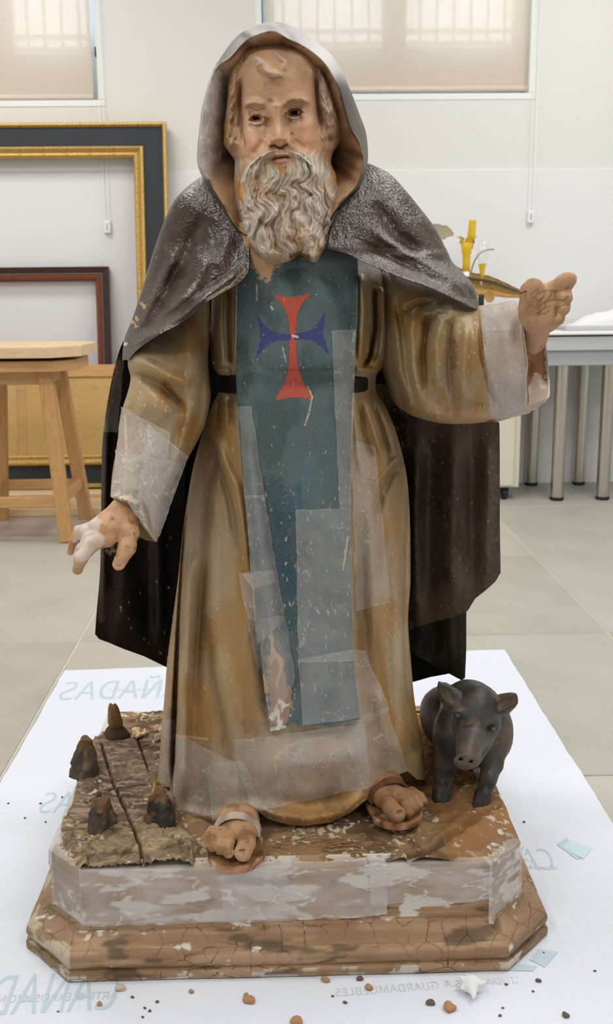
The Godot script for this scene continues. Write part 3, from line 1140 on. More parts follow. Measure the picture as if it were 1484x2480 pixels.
		bevelled(st, Vector3(p.x - 0.02, 0.052, p.y - 0.015), Vector3(p.x + 0.02, 0.06, p.y + 0.015), 0.001)
		put("castor", done(st), M.black, cb)
	table_things()

func leaf_blade(path: Array, widths: Array, thick: float, curl: float, jag := 0.0) -> ArrayMesh:      # a carved leaf along a path, with a keel and toothed edges
	var pts := smooth(path, 8)
	var nx := 9
	var p := PackedVector3Array()
	var c := PackedColorArray()
	for face in 2:
		for k in pts.size():
			var dir: Vector3 = (pts[mini(k + 1, pts.size() - 1)] - pts[maxi(k - 1, 0)]).normalized()
			var side := dir.cross(Vector3.UP).normalized()
			if absf(dir.y) > 0.95:
				side = Vector3.RIGHT
			side = side.rotated(dir, curl)
			var up := side.cross(dir)
			var t := float(k) / (pts.size() - 1) * (widths.size() - 1)
			var w: float = lerpf(widths[int(t)], widths[mini(int(t) + 1, widths.size() - 1)], t - int(t))
			w *= 1.0 + jag * absf(sin(k * 0.9))
			for i in nx:
				var u := i / (nx - 1.0) * 2.0 - 1.0
				p.append(pts[k] + side * u * w + up * ((absf(u) * 0.3 * w) - (thick if face == 1 else 0.0) * (1.0 - u * u * 0.7)))
				c.append(Color.WHITE)
	var half := pts.size()
	var st := start()
	st.set_smooth_group(0)
	for face in 2:
		for k in half - 1:
			for i in nx - 1:
				var a := (face * half + k) * nx + i
				if face == 0:
					quad(st, p[a], p[a + nx], p[a + nx + 1], p[a + 1])
				else:
					quad(st, p[a], p[a + 1], p[a + nx + 1], p[a + nx])
	for k in half - 1:
		for i in [0, nx - 1]:
			var a: int = k * nx + i
			quad(st, p[a], p[a + nx], p[half * nx + a + nx], p[half * nx + a])
	return done(st)

func table_things() -> void:
	var d := 4.9
	var st: SurfaceTool
	var lamp := thing("flower_lamp", "carved gilded leaf arm with yellow flower socket and clear bulb on the worktable", "lamp fitting", Vector3(1.0, 0.793, -4.9))
	put("leaf_arm", leaf_blade([at(1085, 668, d), at(1130, 688, d), at(1180, 694, d), at(1230, 706, d), at(1268, 716, d)], [0.05, 0.055, 0.046, 0.03, 0.008], 0.03, 1.25, 0.06), M.leaf_gold, lamp, "gilded carved leaf, flat side up")
	put("leaf_spine", leaf_blade([at(1085, 662, d), at(1140, 672, d), at(1190, 680, d), at(1240, 698, d), at(1272, 708, d)], [0.02, 0.03, 0.028, 0.018, 0.004], 0.012, 0.25, 0.1), M.leaf_dark, lamp, "dark upper side of the leaf")
	put("lobe", leaf_blade([at(1176, 712, d - 0.03), at(1186, 722, d - 0.03), at(1192, 730, d - 0.03)], [0.02, 0.028, 0.008], 0.012, 1.2), M.leaf_gold, lamp)
	put("side_leaf", leaf_blade([at(1030, 560, d), at(1062, 566, d), at(1080, 564, d), at(1098, 569, d)], [0.03, 0.042, 0.03, 0.004], 0.006, 1.0, 0.15), M.leaf_olive, lamp, "dull olive leaf behind the shoulder")
	# flower socket: tube, cup and bent petals
	var b := at(1128, 672, d)
	st = start()
	lathe(st, [Vector2(0.0, -0.1), Vector2(0.0165, -0.1), Vector2(0.0165, 0.0), Vector2(0.0, 0.0)], Transform3D(Basis(), b + Vector3(0, 0.03, 0)), 20)
	put("tube", done(st), M.white_plastic, lamp, "white candle tube")
	st = start()
	lathe(st, [Vector2(0.0, 0.0), Vector2(0.0185, 0.0), Vector2(0.0175, 0.04), Vector2(0.0185, 0.074), Vector2(0.0225, 0.082), Vector2(0.0235, 0.1), Vector2(0.029, 0.128), Vector2(0.024, 0.13), Vector2(0.0, 0.1)], Transform3D(Basis(), b + Vector3(0, 0.03, 0)), 24)
	var cup := put("flower_cup", done(st), M.yellow, lamp)
	for k in 5:
		var a := TAU * k / 5.0 + 0.3
		var o := b + Vector3(0, 0.155, 0)
		var r := Vector3(sin(a), 0, cos(a))
		put("petal", leaf_blade([o + r * 0.024, o + r * 0.032 + Vector3(0, 0.022, 0), o + r * 0.048 + Vector3(0, 0.033, 0)], [0.012, 0.011, 0.002], 0.002, 0.0), M.leaf_gold if k % 2 else M.yellow, cup)
	put("tall_petal", leaf_blade([o_(b, 0.012, 0.13), o_(b, 0.02, 0.19), o_(b, 0.026, 0.262)], [0.018, 0.02, 0.017], 0.003, 0.2), M.yellow, lamp, "tall straight yellow petal")
	var stem := smooth([at(1137, 668, d), at(1142, 652, d), at(1150, 630, d), at(1164, 612, d), at(1182, 605, d), at(1196, 604, d)], 6)
	st = start()
	tube(st, stem, [0.0035], 8)
	put("tendril", done(st), M.leaf_olive, lamp)
	# bulb
	var q := at(1167, 668, d)
	st = start()
	lathe(st, [Vector2(0, -0.02), Vector2(0.008, -0.018), Vector2(0.009, 0.0), Vector2(0.013, 0.03), Vector2(0.018, 0.052), Vector2(0.02, 0.056), Vector2(0.0, 0.057)], Transform3D(Basis(), q), 20)
	put("bulb_socket", done(st), M.yellow, lamp)
	st = start()
	lathe(st, [Vector2(0.014, 0.056), Vector2(0.026, 0.072), Vector2(0.034, 0.095), Vector2(0.034, 0.115), Vector2(0.026, 0.142), Vector2(0.014, 0.165), Vector2(0.003, 0.172), Vector2(0.0, 0.172)], Transform3D(Basis(), q + Vector3(0.002, 0, 0)), 24)
	put("bulb", done(st), M.glass, lamp)
	st = start()
	tube(st, [at(1164, 676, d), at(1166, 690, d)], [0.005], 8)
	put("wire_end", done(st), M.white_plastic, lamp)
	# black handle
	st = start()
	var hb := at(1164, 744, 4.8)
	var prof := [Vector2(0, 0), Vector2(0.012, 0.002), Vector2(0.014, 0.03), Vector2(0.013, 0.06), Vector2(0.009, 0.068), Vector2(0, 0.07)]
	hb.y = 0.794
	lathe(st, [Vector2(0, 0), Vector2(0.02, 0.003), Vector2(0.02, 0.09), Vector2(0.012, 0.1), Vector2(0.014, 0.13), Vector2(0.014, 0.16), Vector2(0.01, 0.172), Vector2(0, 0.174)], Transform3D(Basis(), hb), 18)
	tag(put("tool_handle", done(st), M.black), "black tool handle standing on the worktable under the gilded leaf", "tool")
	# white paper pile between the things
	var w0 := at(1215, 760, 4.85)
	st = start()
	bevelled(st, Vector3(0.9, 0.793, -5.05), Vector3(1.3, 0.87, -4.86), 0.02)
	tag(put("paper_stack", done(st), M.cloth), "low white stack of paper on the worktable under the gilded leaf", "paper")
	st = start()
	lathe(st, [Vector2(0, 0), Vector2(0.017, 0.004), Vector2(0.019, 0.02), Vector2(0.012, 0.032), Vector2(0, 0.035)], Transform3D(Basis.from_euler(Vector3(0.4, 0, 0.5)), Vector3(at(1216, 738, 4.9).x, 0.87, -4.9)), 14)
	tag(put("bottle_cap", done(st), M.red), "small red cap lying on the white paper stack", "cap")
	# board and bundle at the right
	st = start()
	bevelled(st, Vector3(1.36, 0.793, -5.12), Vector3(2.3, 0.815, -4.86), 0.003)
	tag(put("board", done(st), M.grey_metal), "flat pale grey board on the worktable under the white cloth bundle", "board")
	var g := noise(FastNoiseLite.TYPE_SIMPLEX_SMOOTH, 0.01, 4, 77)
	var p := PackedVector3Array()
	var c := PackedColorArray()
	var nx := 60
	var ny := 30
	for j in ny:
		for i in nx:
			var u := i / (nx - 1.0)
			var v := j / (ny - 1.0) * 2.0 - 1.0
			var hgt := (0.03 + 0.1 * smoothstep(0.0, 0.6, u)) * pow(maxf(0.0, 1.0 - v * v), 0.5) * smoothstep(0.0, 0.12, u)
			hgt *= 1.0 + 0.5 * g.get_noise_2d(u * 260.0, v * 70.0)
			p.append(Vector3(1.4 + u * 0.8, 0.815 + hgt, -4.98 + v * 0.11 * (0.6 + 0.5 * u)))
			c.append(Color.WHITE)
	tag(put("cloth_bundle", grid_mesh(p, c, nx, ny, false), M.cloth), "crumpled white cloth bundle on the worktable at the right edge", "cloth")

func o_(b: Vector3, x: float, y: float) -> Vector3:
	return b + Vector3(x, y, -0.01)

# ---------------------------------------------------------------- the statue
const GROUND := 0.157

func statue_materials() -> void:
	var pit := noise_tex(noise(FastNoiseLite.TYPE_SIMPLEX, 0.045, 3, 31), 512, null, true, 5.0)
	var fine := noise_tex(noise(FastNoiseLite.TYPE_SIMPLEX_SMOOTH, 0.09, 3, 33), 512, null, true, 3.0)
	M.varnish = bumpy(painted(0.24, 0.34), pit, 7.0, 0.8)            # brown varnished cloak
	M.robe = bumpy(painted(0.42, 0.45), fine, 7.0, 0.45)
	M.scapular = bumpy(painted(0.55, 0.4), fine, 9.0, 0.4)
	M.flesh = bumpy(painted(0.5, 0.4), fine, 9.0, 0.3)
	M.raw = bumpy(painted(0.75, 0.3), fine, 6.0, 0.6)
	M.leather = bumpy(plain(srgb(34, 31, 30), 0.45), pit, 6.0, 0.8)
	var cn := noise(FastNoiseLite.TYPE_CELLULAR, 0.03, 1, 41)
	cn.cellular_return_type = FastNoiseLite.RETURN_DISTANCE2_SUB
	cn.cellular_jitter = 0.75
	cn.fractal_type = FastNoiseLite.FRACTAL_NONE
	cn.domain_warp_enabled = true
	cn.domain_warp_amplitude = 8.0
	cn.domain_warp_frequency = 0.02
	M.crackle = bumpy(painted(0.6, 0.4), fine, 6.0, 0.5)
	var zone := noise(FastNoiseLite.TYPE_SIMPLEX_SMOOTH, 0.006, 3, 43)
	var im := Image.create(768, 768, false, Image.FORMAT_RGB8)
	for y in 768:
		for x in 768:
			var v := cn.get_noise_2d(x * 1.1, y * 1.1) + 1.0
			var z := smoothstep(-0.12, 0.2, zone.get_noise_2d(x, y * 1.6))
			var k := z * (1.0 - smoothstep(0.012, 0.05, v))
			im.set_pixel(x, y, Color(1.0 - 0.55 * k, 1.0 - 0.62 * k, 1.0 - 0.68 * k))
	M.crackle.albedo_texture = ImageTexture.create_from_image(im)
	M.crackle.uv1_scale = Vector3(1.1, 1.9, 1.1)
	M.crackle.uv1_offset = Vector3(0.47, 0.3, 0.31)
	M.pig = bumpy(painted(0.46, 0.45), fine, 8.0, 0.5)
	M.glass_eye = plain(srgb(20, 14, 12), 0.3)
	M.glass_eye.metallic_specular = 0.25

var T := {}                                            # paint

func make_statue() -> void:
	T.ochre = rgb(168, 144, 108)
	T.gold = rgb(160, 120, 62)
	T.greige = rgb(164, 147, 124)
	T.umber = rgb(92, 68, 42)
	T.clay = rgb(196, 156, 120)
	T.teal = rgb(90, 106, 109)
	T.brown = rgb(64, 55, 47)
	T.dark = rgb(42, 36, 31)
	T.white = rgb(226, 220, 210)
	var s := thing("statue", "painted wooden statue of a bearded monk in ochre robe, blue scapular and brown hooded cloak", "statue", Vector3(0.02, GROUND, -1.6))
	robe(s)
	cloak(s)
	sleeves(s)
	hood(s)
	head(s)
	hands(s)
	feet(s)

func robe(s: Node3D) -> void:
	var hem := [Vector2(370, 1890), Vector2(384, 1902), Vector2(412, 1908), Vector2(420, 1984), Vector2(470, 1994), Vector2(520, 2012), Vector2(560, 1990), Vector2(600, 1970), Vector2(625, 1966),
		Vector2(650, 1984), Vector2(700, 1998), Vector2(740, 2000), Vector2(800, 1992), Vector2(850, 1968), Vector2(895, 1930), Vector2(920, 1895), Vector2(985, 1866), Vector2(1010, 1888), Vector2(1032, 1890)]
	var r := Sculpt.new([
		[560, 560, 860, 1.60, 1.60, 0.07], [620, 530, 890, 1.60, 1.60, 0.10], [700, 508, 950, 1.60, 1.60, 0.125], [800, 507, 950, 1.60, 1.60, 0.13], [860, 512, 938, 1.60, 1.60, 0.135],
		[892, 518, 924, 1.60, 1.60, 0.13], [908, 528, 912, 1.60, 1.60, 0.105], [932, 531, 910, 1.60, 1.60, 0.098], [952, 528, 913, 1.60, 1.60, 0.105], [980, 514, 931, 1.60, 1.60, 0.12], [1050, 490, 960, 1.61, 1.61, 0.135],
		[1150, 464, 984, 1.62, 1.62, 0.145], [1250, 447, 992, 1.625, 1.625, 0.15], [1400, 431, 994, 1.63, 1.63, 0.155], [1500, 418, 988, 1.63, 1.63, 0.16], [1600, 405, 995, 1.635, 1.63, 0.165], [1700, 397, 1004, 1.635, 1.63, 0.165],
		[1800, 388, 1022, 1.64, 1.63, 0.165], [1900, 380, 1032, 1.64, 1.63, 0.16]], 3.0, 210, {"color": T.ochre, "back": 0.12, "end": hem, "end0": 1700.0, "p": 2.4, "q": 0.62})
	# folds, from the girdle outwards
	var folds := [
		[[470, 1060, 455, 1180, 446, 1300, 434, 1500, 427, 1650, 417, 1908], 6.0, -0.030, false, 0.08],
		[[448, 1180, 438, 1400, 420, 1600, 402, 1800, 396, 1890], 16.0, 0.012],
		[[462, 1300, 452, 1500, 445, 1700, 440, 1960], 18.0, 0.030, false, 0.15],
		[[545, 1000, 512, 1180, 492, 1400, 480, 1560, 474, 1700], 14.0, -0.014],
		[[560, 975, 530, 1080, 505, 1250, 480, 1450], 16.0, 0.010],
		[[512, 1030, 540, 1110, 572, 1180, 590, 1300, 600, 1420], 12.0, 0.012],
		[[505, 1060, 535, 1140, 560, 1220, 575, 1330], 10.0, -0.010],
		[[520, 1550, 540, 1660, 560, 1760, 575, 1850], 22.0, 0.012],
		[[500, 1500, 515, 1640, 545, 1780, 560, 1880], 14.0, -0.010],
		[[620, 1480, 640, 1620, 655, 1760], 22.0, -0.014],
		[[530, 960, 526, 1040], 7.0, -0.008], [[545, 960, 548, 1040], 8.0, 0.008], [[560, 958, 566, 1030], 6.0, -0.007],
		[[868, 962, 880, 1050, 905, 1130], 8.0, -0.010], [[880, 960, 905, 1040, 930, 1120], 9.0, 0.012], [[896, 962, 925, 1040, 944, 1110], 6.0, -0.010],
		[[910, 962, 945, 1040, 965, 1130], 10.0, 0.010], [[860, 980, 868, 1100, 885, 1180], 9.0, 0.006],
		[[988, 1090, 950, 1122, 915, 1165, 902, 1210], 8.0, 0.012], [[985, 1115, 945, 1150, 922, 1200, 912, 1260], 12.0, -0.014], [[905, 1160, 900, 1230, 905, 1400, 915, 1600], 20.0, 0.010],
		[[960, 1250, 958, 1450, 965, 1650, 990, 1850], 16.0, 0.012, false, 0.15], [[985, 1200, 980, 1400, 978, 1540, 985, 1700], 7.0, -0.012],
		[[880, 1250, 872, 1450, 890, 1650, 930, 1850], 22.0, -0.012],
		[[900, 1650, 930, 1760, 970, 1850], 20.0, 0.012],
		# pleats of the breast
		[[512, 700, 510, 800, 520, 890], 5.0, -0.022, false, 0.1], [[534, 690, 533, 800, 540, 890], 10.0, 0.016, false, 0.1], [[556, 690, 556, 800, 560, 885], 5.0, -0.014, false, 0.1],
		[[876, 660, 880, 760, 872, 880], 9.0, 0.016, false, 0.1], [[906, 690, 908, 790, 896, 860, 880, 890], 5.0, -0.022, false, 0.1], [[928, 690, 930, 790, 922, 860, 905, 895], 10.0, 0.018, false, 0.1], [[950, 700, 950, 800, 944, 860], 6.0, -0.03, false, 0.1],
		[[520, 896, 560, 900], 8.0, 0.012, false, 0.1], [[860, 896, 915, 898], 8.0, 0.012, false, 0.1],
		# lower border over the feet
		[[425, 1960, 520, 1985, 600, 1955, 640, 1965, 740, 1985, 830, 1972, 900, 1910], 16.0, 0.010, false, 0.1],
		[[600, 1900, 660, 1850, 740, 1840, 820, 1830, 900, 1800], 40.0, 0.012], [[660, 1930, 740, 1950, 840, 1920], 20.0, -0.008]]
	for q in folds:
		r.stroke(q[0], q[1], q[2] * 1.35, false, q[4] if q.size() > 4 else 0.25)
	T.folds = folds
	r.rough(0.006, 0.7, 0.22)
	r.rough(0.0012, 2.6, 2.0, 60.0)
	r.mottle(T.greige, 0.5, 0.16, -0.12, 0.22, 0.85)
	r.mottle(rgb(192, 174, 146), 22.0, 22.0, 0.1, 0.5, 0.3, 20.0)
	r.mottle(rgb(128, 104, 74), 1.1, 0.14, 0.05, 0.4, 0.6, 820.0)
	r.mottle(rgb(182, 166, 142), 1.3, 0.12, 0.12, 0.42, 0.6, 1220.0)
	r.mottle(T.gold, 0.6, 0.18, 0.02, 0.35, 0.8, 300.0)
	r.mottle(rgb(178, 150, 112), 0.9, 0.3, 0.1, 0.4, 0.6, 700.0)
	for g in [[[585, 1180, 592, 1300, 600, 1400], 16.0, 0.7], [[500, 1560, 560, 1480, 590, 1600, 610, 1740], 40.0, 0.55], [[930, 1480, 900, 1560, 900, 1700, 960, 1800], 44.0, 0.6], [[960, 1160, 965, 1300, 975, 1500], 22.0, 0.5], [[866, 830, 880, 880, 915, 885], 18.0, 0.8],
		[[880, 1000, 910, 1080], 12.0, 0.4], [[440, 1230, 436, 1420], 10.0, 0.4]]:
		r.paint(g[0], g[1], T.gold, g[2], 0.8)
	for q in T.folds:                                  # umber painted along the fold valleys, standing in for crease shade
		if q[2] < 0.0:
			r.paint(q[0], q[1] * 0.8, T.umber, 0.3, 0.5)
	for g in [[[417, 1720, 410, 1895], 12.0], [[450, 1250, 430, 1480, 420, 1700], 5.0], [[510, 720, 512, 880], 5.0], [[906, 700, 908, 800, 890, 880], 4.0], [[650, 1960, 740, 1985, 830, 1975, 890, 1925], 18.0] ]:
		r.paint(g[0], g[1], T.umber, 0.55, 0.9)
	for g in [[700, 1965, 40.0], [760, 1975, 30.0], [860, 1945, 24.0]]:
		r.paint([g[0], g[1], g[0] + 14, g[1] - 6], g[2], rgb(190, 142, 84), 0.75, 1.1)
	r.mottle(T.umber, 1.2, 0.7, 0.2, 0.5, 0.5, 150.0, Rect2(560, 1740, 480, 260))
	# losses and scratches
	r.flecks(90, rgb(214, 190, 140), Rect2(410, 960, 590, 860), 1.8, 9.0, 3)
	for g in [[[430, 1782, 470, 1786, 500, 1790]], [[668, 1832, 690, 1812, 730, 1796, 790, 1782, 822, 1778]], [[665, 1834, 668, 1870]], [[905, 1790, 925, 1780]], [[640, 1955, 655, 1968, 690, 1980]], [[860, 1955, 885, 1935]]]:
		r.paint(g[0], 3.4, rgb(208, 176, 136), 0.9, 0.9)
	T.robe = r
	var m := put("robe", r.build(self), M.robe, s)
	for q in [[562, 1794, 884, 1752, 896, 1905, 610, 1968], [424, 1776, 572, 1848, 580, 1966, 418, 1986], [500, 1850, 590, 1842, 640, 1960, 516, 2006], [822, 1756, 936, 1712, 988, 1866, 880, 1912],
		[850, 1064, 908, 1082, 945, 1460, 862, 1478], [856, 1574, 884, 1576, 944, 1720, 868, 1762], [393, 1742, 424, 1746, 414, 1906, 382, 1896], [578, 1390, 612, 1384, 640, 1600, 622, 1622], [700, 1850, 740, 1770, 884, 1752, 886, 1840]]:
		tissue(r, q, m, 0.0016, 6.0, 0.9, int(q[0]) % 17)
	# girdle
	var b := Sculpt.new([[908, 525, 911, 1.605, 1.605, 0.108], [914, 524, 912, 1.605, 1.605, 0.115], [932, 525, 911, 1.605, 1.605, 0.114], [948, 527, 912, 1.605, 1.605, 0.115], [954, 529, 911, 1.605, 1.605, 0.108]], 3.0, 100, {"back": 0.125, "p": 2.4, "q": 0.62})
	put("belt", b.build(self), M.leather, s, "black girdle round the waist")
	# scapular
	var c := Sculpt.new([
		[592, 640, 860, 1.50, 1.50, 0.01], [604, 620, 864, 1.495, 1.50, 0.012], [640, 574, 866, 1.505, 1.505, 0.03], [700, 567, 867, 1.50, 1.50, 0.03], [800, 567, 864, 1.495, 1.495, 0.03], [900, 571, 857, 1.495, 1.495, 0.028], [930, 572, 855, 1.50, 1.50, 0.022],
		[980, 575, 852, 1.495, 1.49, 0.026], [1100, 583, 850, 1.49, 1.485, 0.027], [1200, 592, 848, 1.488, 1.483, 0.027], [1400, 611, 852, 1.485, 1.48, 0.026], [1600, 632, 858, 1.482, 1.478, 0.025], [1700, 644, 866, 1.48, 1.475, 0.024], [1770, 655, 873, 1.478, 1.473, 0.022]],
		1.6, 196, {"color": T.teal, "sheet": 0.012, "p": 3.0, "q": 0.6, "end": [Vector2(650, 1774), Vector2(690, 1764), Vector2(712, 1744), Vector2(722, 1760), Vector2(800, 1758), Vector2(868, 1742), Vector2(876, 1740)], "end0": 1600.0})
	# follow the robe, a finger's breadth above it
	for k in c.X.size():
		var under: float = r.depth(c.X[k], c.Y[k])
		c.D[k] = minf(c.D[k], under - 0.011)
	c.strokes([[[600, 985, 622, 1100, 642, 1210, 668, 1400, 690, 1520, 714, 1620, 718, 1720], 10.0, 0.0], [[612, 1040, 634, 1160, 655, 1300, 684, 1490, 712, 1600, 719, 1740], 12.0, -0.010, true, 0.1],
		[[700, 1480, 718, 1600, 724, 1750], 8.0, -0.006], [[640, 1400, 655, 1600, 670, 1740], 18.0, 0.008], [[600, 1000, 615, 1200, 640, 1400], 14.0, 0.004]])
	c.rough(0.0012, 1.2, 0.6)
	c.mottle(rgb(60, 78, 82), 0.7, 0.35, -0.05, 0.3, 0.6)
	c.mottle(rgb(96, 122, 128), 0.8, 0.5, 0.05, 0.4, 0.5, 500.0)
	c.mottle(rgb(50, 84, 104), 0.6, 0.4, 0.1, 0.4, 0.6, 900.0, Rect2(620, 1130, 110, 320))
	c.paint([660, 1180, 680, 1350, 700, 1500], 34.0, rgb(38, 66, 78), 0.55, 0.8)
	c.paint([585, 830, 600, 900, 590, 950], 16.0, rgb(48, 60, 62), 0.5, 0.9)
	c.paint([840, 760, 830, 850], 20.0, rgb(56, 76, 78), 0.5, 0.9)
	# the emblem: a red upright and a blue crossbar, both with flared ends
	var red := rgb(198, 84, 64)
	var blue := rgb(62, 66, 128)
	var flare := func(a: Vector2, b2: Vector2, w0: float, w1: float, notch: float) -> Array:
		var ax := (b2 - a).normalized()
		var n := Vector2(-ax.y, ax.x)
		var l := a.distance_to(b2)
		var out := []
		var other := []
		for k in 13:
			var t := k / 12.0
			var w: float = lerpf(w0, w1, pow(t, 4.0)) + (w1 - w0) * 0.22 * t * t
			w = minf(w, w1)
			var p := a + ax * l * t
			out.append(p + n * w)
			other.append(p - n * w)
		other.reverse()
		out.append(b2 - ax * notch)
		out.append_array(other)
		var flat := []
		for p in out:
			flat.append(p.x)
			flat.append(p.y)
		return flat
	var dk := rgb(64, 44, 40)
	for e in [[Vector2(709, 815), Vector2(706, 712), 8.0, 44.0, 9.0, red], [Vector2(708, 812), Vector2(712, 968), 8.0, 44.0, 7.0, red], [Vector2(704, 817), Vector2(621, 815), 6.0, 50.0, 10.0, blue], [Vector2(712, 816), Vector2(793, 808), 7.0, 52.0, 10.0, blue]]:
		c.area(flare.call(e[0], e[1], e[2] + 1.6, e[3] + 1.0, e[4]), dk if e[5] == red else blue.darkened(0.3), 0.55, 1.2)
		c.area(flare.call(e[0], e[1], e[2], e[3], e[4]), e[5], 0.95, 1.5)
	c.mottle(rgb(160, 66, 50), 2.0, 2.0, 0.1, 0.4, 0.0)
	c.paint([709, 813, 720, 816], 3.5, T.white, 0.9, 0.6)
	# losses
	c.area([600, 628, 690, 640, 664, 652, 656, 672, 648, 684, 640, 672, 630, 678, 618, 652, 600, 640], rgb(196, 158, 122), 1.0, 9.0, 9.0)
	c.mottle(rgb(140, 152, 152), 24.0, 24.0, 0.12, 0.5, 0.35, 20.0)
	c.flecks(130, rgb(206, 194, 168), Rect2(600, 1180, 260, 520), 1.5, 10.0, 4)
	c.flecks(90, rgb(196, 188, 164), Rect2(570, 640, 290, 620), 1.2, 5.0, 5)
	for g in [[[744, 935, 756, 960, 748, 1000, 738, 1030], 1.8], [[656, 742, 661, 750], 3.0], [[684, 840, 692, 876], 1.6], [[622, 690, 622, 730], 1.8], [[842, 1300, 838, 1330, 830, 1380], 2.6], [[858, 806, 855, 826], 2.6], [[574, 640, 569, 900], 1.6]]:
		c.paint(g[0], g[1], rgb(212, 198, 170), 0.9, 0.9)
	c.area([640, 1590, 676, 1580, 690, 1640, 712, 1700, 690, 1752, 664, 1770, 650, 1700], rgb(176, 142, 114), 0.85, 16.0, 5.0)
	c.mottle(T.white, 3.0, 2.0, 0.12, 0.3, 0.95, 77.0, Rect2(645, 1680, 60, 90))
	c.mottle(rgb(196, 172, 140), 3.0, 1.2, 0.12, 0.25, 0.95, 177.0, Rect2(636, 1500, 50, 180))
	c.paint([655, 1768, 690, 1760], 5.0, T.white, 0.7, 0.9)
	var cm := put("scapular", c.build(self), M.scapular, s, "blue scapular panel with a red and blue cross")
	for q in [[577, 985, 608, 984, 642, 1205, 593, 1205], [593, 1200, 640, 1200, 690, 1500, 622, 1560], [622, 1500, 690, 1490, 716, 1640, 655, 1768], [803, 800, 862, 797, 848, 1232, 822, 1232], [716, 1234, 848, 1233, 857, 1600, 722, 1605], [722, 1596, 857, 1574, 872, 1740, 734, 1756], [586, 1392, 660, 1380, 668, 1410, 612, 1426]]:
		tissue(c, q, cm, 0.0014, 4.0, 0.8, int(q[0]) % 13)

